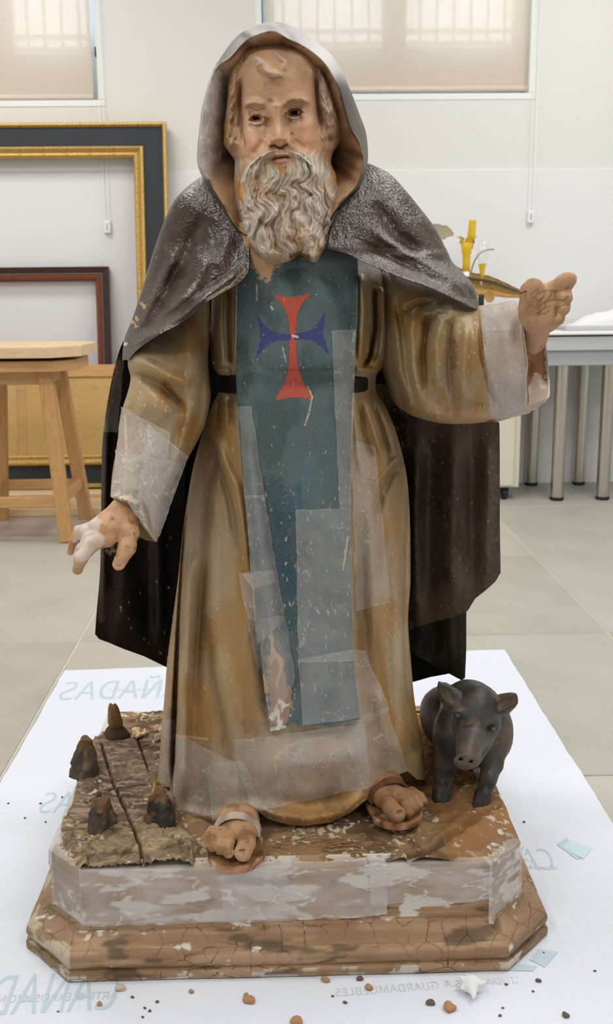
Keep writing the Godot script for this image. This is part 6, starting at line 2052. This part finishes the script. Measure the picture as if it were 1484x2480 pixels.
func ground(s: Node3D, g: FastNoiseLite) -> void:
	var nx := 360
	var nz := 290
	var slab := path_on([192, 2108, 150, 2050, 136, 1980, 160, 1930, 158, 1880, 190, 1800, 236, 1772, 300, 1760, 390, 1764, 440, 1800, 430, 1960, 480, 2010, 472, 2060, 455, 2110], PY + 0.022)
	var sp := PackedVector2Array(slab)
	var crack := path_on([246, 1800, 262, 1850, 280, 1900, 296, 1930, 316, 1975, 338, 2030, 346, 2070, 356, 2112], PY + 0.024)
	var crack2 := path_on([388, 1884, 350, 1886, 296, 1896, 250, 1912, 210, 1930], PY + 0.024)
	var crack3 := path_on([330, 1780, 344, 1815, 362, 1860], PY + 0.024)
	var bark := path_on([1200, 1955, 1150, 1990, 1090, 2020, 1040, 2060, 990, 2075], PY + 0.01)
	var swirl := path_on([1030, 1990, 1080, 1975, 1140, 1985, 1170, 1970], PY + 0.01)
	var p := PackedVector3Array()
	var col := PackedColorArray()
	var chip := noise(FastNoiseLite.TYPE_CELLULAR, 0.012, 1, 15)
	chip.cellular_return_type = FastNoiseLite.RETURN_CELL_VALUE
	chip.fractal_type = FastNoiseLite.FRACTAL_NONE
	var joint: FastNoiseLite = chip.duplicate()
	joint.cellular_return_type = FastNoiseLite.RETURN_DISTANCE2_SUB
	for j in nz:
		for i in nx:
			var x := lerpf(-0.362, 0.358, i / (nx - 1.0))
			var z := lerpf(-1.94, -1.364, j / (nz - 1.0))
			var lim := 0.0
			# keep inside the chamfered front corners
			var cz := -1.364 - maxf(0.0, absf(x + 0.002) - 0.31) * 1.04
			z = minf(z, cz)
			var q := Vector2(x, z)
			var n1 := g.get_noise_2d(x * 900.0, z * 900.0)
			var n2 := g.get_noise_2d(x * 2600.0 + 50, z * 2600.0)
			var n3 := g.get_noise_2d(x * 7000.0 + 90, z * 7000.0)
			var wq := q + Vector2(n1, n2) * 0.012
			var inside := Geometry2D.is_point_in_polygon(wq, sp)
			var rise := smoothstep(0.0, 0.014, seg(wq, slab)) if inside else 0.0
			var h := PY + 0.001 + 0.005 * n1 + 0.004 * n2 + 0.002 * n3
			h = lerpf(PY, h, smoothstep(0.0, 0.03, minf(minf(0.36 - absf(x), 0.4), minf(cz - z, 0.4))))
			var c := rgb(142, 116, 88).lerp(rgb(104, 82, 62), smoothstep(-0.1, 0.35, n1))
			c = c.lerp(rgb(170, 134, 90), 0.7 * smoothstep(0.1, 0.4, g.get_noise_2d(x * 800.0 + 300, z * 1900.0)))
			if inside:
				var cell := chip.get_noise_2d(x * 1900.0 + 14.0 * n1, z * 2900.0)
				var front := smoothstep(-1.56, -1.42, z)
				var edge := 1.0 - smoothstep(0.02, 0.10, joint.get_noise_2d(x * 1900.0 + 14.0 * n1, z * 2900.0) + 1.0)
				var top := 0.013 + 0.004 * n1 + 0.003 * n2 + 0.006 * cell * (0.15 + 0.85 * front) + 0.0016 * sin((z + 0.25 * x) * 95.0 + 3.0 * n1) * (1.0 - front)
				top += 0.012 * smoothstep(-1.5, -1.85, z)
				top += 0.0022 * n3 - 0.004 * edge * (0.25 + 0.75 * front) + 0.0012 * sin((x * 0.8 + z) * 900.0 + 40.0 * cell) * front
				h = lerpf(h, PY + maxf(top, 0.004), rise)
				c = rgb(128, 106, 90).lerp(rgb(96, 78, 64), smoothstep(-0.15, 0.35, n1))
				var pale := rgb(172, 150, 116).lerp(rgb(134, 112, 80), smoothstep(-0.2, 0.4, g.get_noise_2d((x + z) * 3000.0, (x - z) * 500.0)))
				c = c.lerp(pale, front * (0.6 + 0.4 * signf(cell + 0.2)))
				c = c.lerp(rgb(66, 52, 42), 0.6 * edge * (0.15 + 0.85 * front))
				c = c.lerp(rgb(70, 56, 46), 0.5 * smoothstep(0.1, 0.4, n3))
				c = c.lerp(rgb(178, 162, 142), 0.6 * smoothstep(0.12, 0.3, g.get_noise_2d(x * 1700.0 + 31, z * 6500.0)))
				c = c.lerp(rgb(150, 128, 104), 0.55 * smoothstep(0.05, 0.3, g.get_noise_2d(x * 500.0, z * 3400.0)))
			else:
				var d1 := seg(q, bark)
				h += 0.012 * exp(-pow(d1 / 0.03, 2.0)) - 0.012 * exp(-pow(d1 / 0.006, 2.0))
				c = c.lerp(rgb(70, 48, 32), 0.7 * exp(-pow(d1 / 0.008, 2.0)))
				h += 0.008 * exp(-pow(seg(q, swirl) / 0.02, 2.0))
				if x > 0.24:
					c = c.lerp(rgb(160, 112, 66), 0.5)
				if x > 0.05 and x < 0.2 and z > -1.5:
					c = c.lerp(rgb(86, 62, 44), 0.6 * smoothstep(-0.2, 0.2, n2))
				if x > -0.06 and x < 0.12 and z > -1.45:
					c = c.lerp(rgb(166, 134, 90), 0.7 * smoothstep(-0.1, 0.2, sin(z * 900.0 + 4.0 * n1)))
			var dc := minf(seg(q, crack), minf(seg(q, crack2) * (1.3), seg(q, crack3) * 1.6))
			if dc < 0.02:
				h -= 0.012 * exp(-pow(dc / 0.0018, 2.0))
				c = c.lerp(rgb(44, 32, 24), 0.85 * exp(-pow(dc / 0.002, 2.0)))
			# white ground showing through
			var wn := g.get_noise_2d(x * 6500.0 + 700, z * 7600.0)
			var th := 0.32 if not inside else 0.36
			if x > 0.0 and x < 0.24 and z > -1.53 and z < -1.42:
				th = 0.2
			c = c.lerp(rgb(206, 194, 176), 0.9 * smoothstep(th, th + 0.05, 0.55 * wn + 0.5 * g.get_noise_2d(x * 1300.0 + 55, z * 1600.0) + 0.25 * n3))
			p.append(Vector3(x, h, z))
			col.append(c)
	put("rocky_ground", grid_mesh(p, col, nx, nz, false, 0), M.raw, s, "carved ground with a cracked rock at one corner")
	# broken roots standing on the rock: base x, y, tip x, y, radius, colour
	for q in [[284, 1784, 273, 1706, 0.020, rgb(124, 94, 66), 0.010], [206, 1866, 206, 1790, 0.026, rgb(84, 76, 68), 0.011], [241, 1994, 247, 1936, 0.024, rgb(78, 72, 64), 0.012], [388, 1976, 384, 1920, 0.024, rgb(66, 63, 60), 0.012]]:
		var b := on(q[0], q[1], PY + 0.02)
		var t := at(q[2], q[3], -b.z - 0.002)
		var n := 18
		var p2 := PackedVector3Array()
		var c2 := PackedColorArray()
		var nk := 16
		for k in nk:
			var f := 1.0 - k / (nk - 1.0)
			for i in n:
				var a := TAU * i / n
				var r: float = lerpf(q[4], q[6], pow(f, 0.9)) * (1.0 + 0.16 * sin(a * 3.0 + q[0] + f * 2.0) + 0.5 * g.get_noise_2d(cos(a) * 70.0 + q[0] * 9.0, sin(a) * 70.0 + f * 120.0))
				if q[0] == 284:
					r = Sculpt.curve([[0.0, 0.026], [0.2, 0.02], [0.34, 0.0125], [0.42, 0.0145], [0.6, 0.0125], [0.9, 0.009], [1.0, 0.005]], f, 1) * (1.0 + 0.1 * sin(a * 4.0))
				var v := b.lerp(t, f) + Vector3(cos(a), 0, sin(a)) * r + Vector3(0, 0.003 * f * sin(a * 2.0 + q[0]), 0)
				if f == 0.0:
					v.y -= 0.012
				p2.append(v)
				var cc: Color = q[5]
				cc = cc.lerp(rgb(150, 118, 84), 0.6 * smoothstep(0.1, 0.35, g.get_noise_2d(a * 90.0 + q[0], f * 160.0)))
				if f < 0.35 and q[0] == 284:
					cc = rgb(78, 62, 50)
				if f > 0.85:
					cc = cc.lerp(rgb(120, 88, 58), 0.7)
				c2.append(cc)
		put("root_stub", grid_mesh(p2, c2, n, nk, true, 1, true), M.raw, s, "broken root stub on the rock")
	# splinters beside the robe, flakes at the back edge
	for q in [[376, 1872, 368, 1940, 0.004], [372, 1930, 402, 1978, 0.005], [352, 1955, 372, 1900, 0.003]]:
		var st := start()
		var a := on(q[2], q[3], PY + 0.02)
		tube(st, [a, a.lerp(at(q[0], q[1], -a.z + 0.01), 0.6) + Vector3(0.002, 0, 0.002), at(q[0], q[1], -a.z + 0.01)], [q[4], q[4] * 0.8, q[4] * 0.3], 7)
		put("splinter", done(st), M.pine, s)
	for k in 14:
		var x := lerpf(325.0, 392.0, rng.randf())
		var st := start()
		var b := on(x, rng.randf_range(1762, 1786), PY + 0.03)
		bevelled(st, Vector3(-0.008, -0.003, -0.006), Vector3(0.008, 0.003, 0.006), 0.0015, Transform3D(Basis.from_euler(Vector3(rng.randf() * 3, rng.randf() * 3, rng.randf())) * rng.randf_range(0.5, 1.2), b))
		put("flake", done(st), M.pine_pale, s)

func make_pig() -> void:
	var s := thing("pig_figure", "dark carved pig standing on the plinth beside the robe, head turned to the front", "pig figure", Vector3(0.29, PY, -1.6))
	var g := noise(FastNoiseLite.TYPE_SIMPLEX_SMOOTH, 0.01, 4, 101)
	var c := at(1128, 1800, 1.64)
	var b := Body.new(c - Vector3(0.125, 0.15, 0.26), c + Vector3(0.115, 0.17, 0.23), 0.0038)
	var w := func(x: float, y: float, d: float) -> Vector3: return at(x, y, d)
	# trunk
	b.egg(w.call(1150, 1746, 1.66), Vector3(0.055, 0.068, 0.09), Basis.from_euler(Vector3(0.1, 0.25, 0)), 0.02)
	b.egg(w.call(1112, 1752, 1.78), Vector3(0.062, 0.066, 0.11), Basis.from_euler(Vector3(0, 0.35, 0)), 0.03)
	b.egg(w.call(1170, 1778, 1.61), Vector3(0.038, 0.05, 0.05), Basis.IDENTITY, 0.03)
	b.egg(w.call(1095, 1785, 1.62), Vector3(0.034, 0.055, 0.05), Basis.IDENTITY, 0.025)
	# legs
	b.chain([w.call(1090, 1790, 1.60), w.call(1079, 1850, 1.59), w.call(1075, 1890, 1.585), w.call(1069, 1922, 1.57)], [0.026, 0.018, 0.0145, 0.0155], 0.010)
	b.bone(w.call(1069, 1916, 1.565), w.call(1066, 1938, 1.555), 0.0155, 0.0165, 0.004)
	b.chain([w.call(1190, 1800, 1.59), w.call(1191, 1850, 1.57), w.call(1182, 1885, 1.55), w.call(1173, 1916, 1.545)], [0.025, 0.0175, 0.013, 0.0135], 0.010)
	b.bone(w.call(1170, 1926, 1.535), w.call(1166, 1958, 1.525), 0.0155, 0.0165, 0.004)
	b.chain([w.call(1090, 1790, 1.84), w.call(1085, 1850, 1.85), w.call(1090, 1880, 1.83), w.call(1088, 1900, 1.83)], [0.035, 0.022, 0.015, 0.016], 0.012)
	b.chain([w.call(1160, 1790, 1.80), w.call(1160, 1850, 1.82), w.call(1165, 1875, 1.80), w.call(1162, 1896, 1.80)], [0.035, 0.022, 0.014, 0.015], 0.012)
	for x in [[1066, 1952, 1.53], [1166, 1972, 1.50]]:      # cleft of the hooves
		b.bone(w.call(x[0], x[1] - 30, x[2]), w.call(x[0], x[1], x[2]), 0.0025, 0.0025, -0.002)
	# head: skull, cheeks, snout
	b.egg(w.call(1152, 1722, 1.555), Vector3(0.038, 0.044, 0.045), Basis.from_euler(Vector3(0.3, 0, 0)), 0.016)
	b.egg(w.call(1154, 1755, 1.545), Vector3(0.038, 0.034, 0.038), Basis.IDENTITY, 0.012)
	b.bone(w.call(1147, 1760, 1.535), w.call(1130, 1828, 1.472), 0.031, 0.0175, 0.012)
	b.bone(w.call(1160, 1790, 1.55), w.call(1140, 1840, 1.50), 0.024, 0.015, 0.012)
	b.egg(w.call(1126, 1844, 1.455), Vector3(0.0195, 0.0172, 0.0062), Basis.from_euler(Vector3(0.25, -0.1, -0.15)), 0.0015)
	b.bone(w.call(1114, 1840, 1.43), w.call(1115, 1838, 1.462), 0.0036, 0.003, -0.001)
	b.bone(w.call(1139, 1846, 1.43), w.call(1140, 1844, 1.462), 0.0038, 0.003, -0.001)
	# brow, eyes
	b.egg(w.call(1108, 1722, 1.53), Vector3(0.010, 0.008, 0.012), Basis.IDENTITY, 0.008)
	b.egg(w.call(1190, 1748, 1.525), Vector3(0.013, 0.008, 0.012), Basis.IDENTITY, 0.008)
	b.egg(w.call(1108, 1738, 1.516), Vector3(0.010, 0.006, 0.008), Basis.IDENTITY, -0.005)
	b.egg(w.call(1194, 1767, 1.508), Vector3(0.013, 0.0065, 0.010), Basis.IDENTITY, -0.005)
	b.egg(w.call(1194, 1766, 1.512), Vector3(0.006, 0.004, 0.005), Basis.IDENTITY, 0.001)
	b.egg(w.call(1108, 1736, 1.521), Vector3(0.005, 0.0035, 0.005), Basis.IDENTITY, 0.001)
	# ears: broad cups, hollow in front
	b.chain([w.call(1110, 1704, 1.56), w.call(1092, 1690, 1.555), w.call(1076, 1671, 1.55), w.call(1060, 1650, 1.545)], [0.012, 0.0165, 0.0115, 0.0015], 0.006)
	b.egg(w.call(1084, 1682, 1.534), Vector3(0.0085, 0.021, 0.014), Basis.from_euler(Vector3(0, 0, 0.75)), -0.003)
	b.chain([w.call(1198, 1708, 1.56), w.call(1217, 1706, 1.553), w.call(1235, 1696, 1.548), w.call(1251, 1680, 1.543)], [0.012, 0.0165, 0.0125, 0.0015], 0.006)
	b.egg(w.call(1225, 1702, 1.532), Vector3(0.009, 0.020, 0.014), Basis.from_euler(Vector3(0, 0, -0.95)), -0.003)
	var pf := func(p: Vector3, n: Vector3) -> Color:
		var q := g.get_noise_3dv(p * 1500.0)
		var col := rgb(74, 72, 70).lerp(rgb(48, 46, 46), smoothstep(-0.1, 0.35, q))
		col = col.lerp(rgb(104, 82, 62), 0.6 * smoothstep(0.12, 0.3, g.get_noise_3d(p.x * 3000.0, p.y * 700.0 + 80, p.z * 3000.0)))
		if p.z > -1.5 and p.y > 0.25:
			col = col.lerp(rgb(124, 106, 88), 0.5 * smoothstep(-0.1, 0.3, q))
		if g.get_noise_3dv(p * 26000.0) > 0.6:
			col = rgb(132, 118, 102)
		return col
	put("body", b.build(pf, 0.0008, g), M.pig, s)

func make_sheet() -> void:
	var g := noise(FastNoiseLite.TYPE_SIMPLEX_SMOOTH, 0.01, 4, 111)
	var nx := 220
	var nz := 300
	var p := PackedVector3Array()
	var col := PackedColorArray()
	var height := func(x: float, z: float) -> float:
		if absf(x) < 0.42 and z > -1.97 and z < -1.3:
			return 0.0024
		var near := smoothstep(0.05, 0.3, x) * smoothstep(-1.9, -1.4, z)
		var quilt := absf(sin(x * 160.0 + 3.0 * g.get_noise_2d(x * 300.0, z * 300.0)) * sin(z * 150.0 + 3.0 * g.get_noise_2d(x * 300.0 + 90, z * 300.0)))
		return 0.0022 + 0.0010 * absf(g.get_noise_2d(x * 260.0, z * 260.0)) + 0.0014 * near * quilt + 0.0014 * near * absf(g.get_noise_2d(x * 240.0, z * 2200.0))
	for j in nz:
		for i in nx:
			var u := i / (nx - 1.0)
			var v := j / (nz - 1.0)
			var x := lerpf(-0.597, 0.616, u)
			var z := lerpf(-2.59 - 0.095 * smoothstep(0.0, 1.0, u), -0.5, v)
			x += 0.003 * g.get_noise_2d(z * 900.0, u * 500.0)
			z += 0.006 * g.get_noise_2d(x * 500.0, 7.0) * (1.0 - smoothstep(0.0, 0.03, v))
			p.append(Vector3(x, height.call(x, z), z))
			col.append(Color.WHITE)
	var sm := bumpy(plain(srgb(226, 232, 246), 0.6), noise_tex(noise(FastNoiseLite.TYPE_SIMPLEX, 0.02, 4, 12), 512, null, true, 3.0), 2.4, 0.35)
	var o := put("floor_sheet", grid_mesh(p, col, nx, nz, false, 0), sm, null)
	# give it thickness: a thin slab just below its surface
	tag(o, "white padded paper sheet with pale blue mirrored print spread on the floor tiles", "sheet")
	var ink := plain(srgb(192, 213, 225), 0.6)
	var ink2 := plain(srgb(196, 204, 214), 0.6)
	var f := SystemFont.new()
	f.font_names = PackedStringArray(["Droid Sans"])
	# the print shows through from the underside, so it reads backwards
	var print_ := func(text: String, right: Vector3, size: float, angle: float, m: Material, wide := 1.0) -> void:
		var tm := TextMesh.new()
		tm.font = f
		tm.text = text
		tm.font_size = 64
		tm.pixel_size = size / 46.0
		tm.depth = 0.0
		tm.horizontal_alignment = HORIZONTAL_ALIGNMENT_LEFT
		var arr := tm.get_mesh_arrays()
		var v: PackedVector3Array = arr[Mesh.ARRAY_VERTEX]
		var idx: PackedInt32Array = arr[Mesh.ARRAY_INDEX]
		var st := start()
		var turn := Basis(Vector3.UP, angle)
		var at_ := func(k: int) -> Vector3:
			var q: Vector3 = right + turn * Vector3(-v[k].x * wide, 0, -v[k].y)
			q.y = height.call(q.x, q.z) + 0.0003
			return q
		for k in range(0, idx.size(), 3):
			for e in [0, 1, 2]:
				st.add_vertex(at_.call(idx[k + e]))
		put("print", done(st), m, o)
	for q in [[492, 1664, 0.12, 0.02], [566, 1771, 0.07, 0.02], [412, 1934, 0.085, 0.02], [1342, 2082, 0.07, -0.12], [292, 2396, 0.085, 0.03]]:
		var r := on(q[0], q[1], 0.004)
		print_.call("CAÑADAS", r, q[2], q[3], ink, 0.5)
	for q in [["ARTE & EXPOSICIONES", 285, 2408, 0.016, 0.02], ["MUDANZAS & GUARDAMUEBLES", 1262, 2372, 0.016, 0.06], ["MUDANZAS & GUARDAMUEBLES", 1350, 2102, 0.010, -0.12], ["ARTE & EXPOSICIONES", 392, 1668, 0.011, 0.02]]:
		var r := on(q[1], q[2], 0.004)
		print_.call(q[0], r, q[3], q[4], ink2, 0.85)
	# the folded-ribbon emblem
	var teal := plain(srgb(204, 228, 234), 0.6)
	for q in [[[1370, 2030, 1434, 2052, 1412, 2080, 1372, 2056], teal], [[1348, 2044, 1372, 2026, 1378, 2034, 1362, 2046, 1406, 2078, 1396, 2080], ink], [[1282, 2322, 1304, 2296, 1352, 2304, 1318, 2340], ink], [[1222, 2348, 1240, 2330, 1300, 2338, 1290, 2350], ink], [[1238, 1708, 1242, 1716, 1228, 1742, 1216, 1738], ink]]:
		var st := start()
		st.set_smooth_group(-1)
		var pv := PackedVector2Array()
		for k in range(0, q[0].size(), 2):
			var v := on(q[0][k], q[0][k + 1], 0.0045)
			pv.append(Vector2(v.x, v.z))
		var tri := Geometry2D.triangulate_polygon(pv)
		for k in tri:
			st.add_vertex(Vector3(pv[k].x, height.call(pv[k].x, pv[k].y) + 0.0008, pv[k].y))
		put("print", done(st), q[1], o)
	# crumbs of paint and wood
	# where (x, y), size, colour, label; those nothing tells apart share one
	var dust := "tiny dark fleck of debris, one of those sprinkled over the white sheet"
	var spots := [[602, 2424, 0.008, 0, "long tan crumb shaped like a peanut, on the sheet before the plinth's middle"], [240, 2431, 0.004, 0, "small tan chip on the sheet beside the mirrored small print at left"], [787, 2374, 0.006, 0, "brown crumb just in front of the plinth edge, leftmost of three near its middle"], [870, 2370, 0.005, 1, "brown crumb touching the plinth edge, middle one of three"],
		[892, 2392, 0.006, 0, "tan crumb before the plinth, lowest and rightmost of three near its middle"], [1041, 2430, 0.006, 1, "dark brown flat crumb left of the largest tan crumb"], [1086, 2443, 0.009, 0, "largest tan crumb, lying below the cotton wad to its left"], [835, 2427, 0.003, 1, "small dark crumb on the open sheet in front of the plinth's middle"],
		[290, 2394, 0.007, 2, "cluster-like pale crumb against the plinth's front at left"], [462, 2401, 0.004, 0, "small tan crumb between the left pale crumb and the peanut shaped one"], [716, 2474, 0.008, 0, "tan crumb cut by the bottom edge of the picture"], [1368, 2461, 0.005, 1, "dark round crumb near the lower right corner of the sheet"], [1303, 2376, 0.004, 1, "dark oval crumb on the sheet right of the cotton wad"]]
	for p2 in [[362, 2447], [320, 2414], [98, 1945], [140, 2448], [1217, 2441], [1268, 1990], [1440, 2351], [1316, 2306], [1272, 2295], [805, 2411], [150, 1930], [60, 1980], [380, 2425], [350, 2440], [1292, 2262], [1225, 2385], [20, 1945], [110, 1990], [345, 2462], [1210, 2460], [1290, 2400]]:
		spots.append([p2[0], p2[1], rng.randf_range(0.0016, 0.0028), 1, dust])
	var cm := [plain(srgb(176, 132, 92), 0.8), plain(srgb(100, 86, 76), 0.8), plain(srgb(196, 178, 156), 0.8)]
	var i := 0
	for q in spots:
		var r: float = q[2]
		var b := Body.new(Vector3.ONE * -r * 2.0, Vector3.ONE * r * 2.0, r * 0.22)
		b.egg(Vector3.ZERO, Vector3(r * 1.1, r * 0.6, r * 0.8), Basis.from_euler(Vector3(0.2, i * 1.3, 0.1)), r * 0.15)
		b.egg(Vector3(r * 0.6, -r * 0.1, r * 0.2), Vector3(r * 0.6, r * 0.5, r * 0.7), Basis.from_euler(Vector3(0.4, i * 0.7, 0.3)), r * 0.15)
		if i == 0:
			b.egg(Vector3(-r * 0.5, 0, -r), Vector3(r * 0.5, r * 0.5, r * 0.7), Basis(), r * 0.2)
		var v := on(q[0], q[1], 0.004)
		var ch := put("crumb", b.build(func(_a, _b2): return Color.WHITE), cm[q[3]])
		ch.position = Vector3(v.x, height.call(v.x, v.z) + r * 0.5, v.z)
		tag(ch, q[4], "crumb", "crumbs on the sheet" if q[4] != dust else "flecks sprinkled on the sheet")
		i += 1
	# wad of cotton
	var cb := Body.new(Vector3(-0.03, -0.02, -0.03), Vector3(0.03, 0.035, 0.03), 0.0018)
	cb.egg(Vector3(0, 0.006, 0), Vector3(0.014, 0.011, 0.012), Basis(), 0.006)
	for k in 7:
		var a := TAU * k / 7.0
		cb.bone(Vector3(0, 0.008, 0), Vector3(0.018 * cos(a), 0.010 + 0.006 * sin(a * 2.0), 0.014 * sin(a)), 0.008, 0.003, 0.004)
	cb.bone(Vector3(0, 0.01, 0), Vector3(-0.002, 0.004, 0.024), 0.009, 0.003, 0.006)
	var wad := put("cotton_wad", cb.build(func(_a, _b2): return Color.WHITE, 0.0022, g), M.cloth)
	var wv := on(1142, 2392, 0.01)
	wad.position = Vector3(wv.x, 0.0085, wv.z)
	tag(wad, "crumpled white wad of cotton wool in front of the plinth's right corner", "cotton wad")

func statue_parts() -> void:
	statue_materials()
	make_sheet()
	make_plinth()
	make_statue()
	make_pig()

const LAMP := 2.4

func _ready() -> void:
	rng.seed = 7
	var cam := Camera3D.new()
	cam.name = "camera"
	cam.fov = rad_to_deg(2.0 * atan(1240.0 / FOCAL))
	cam.near = 0.05
	cam.far = 60.0
	cam.transform = Transform3D(look, EYE)
	var lens := CameraAttributesPhysical.new()
	lens.frustum_focal_length = 12.0 * FOCAL / 1240.0
	lens.exposure_aperture = 7.0
	lens.frustum_focus_distance = 1.5
	lens.frustum_near = 0.05
	lens.frustum_far = 60.0
	cam.attributes = lens
	add_child(cam)
	cam.current = true
	var env := Environment.new()
	env.background_mode = Environment.BG_SKY
	var sky := Sky.new()
	var sm := ProceduralSkyMaterial.new()
	sm.sky_top_color = Color(0.62, 0.74, 0.9)
	sm.sky_horizon_color = Color(0.86, 0.9, 0.95)
	sm.ground_bottom_color = Color(0.5, 0.5, 0.48)
	sm.ground_horizon_color = Color(0.8, 0.82, 0.84)
	sm.sky_energy_multiplier = 4.0
	sky.sky_material = sm
	env.sky = sky
	env.tonemap_mode = Environment.TONE_MAPPER_LINEAR
	env.tonemap_exposure = 1.0
	env.sdfgi_enabled = true
	env.ssao_enabled = true
	env.ssil_enabled = true
	var we := WorldEnvironment.new()
	we.name = "environment"
	we.environment = env
	add_child(we)
	make_materials()
	lamps()
	make_room()
	make_background()
	statue_parts()
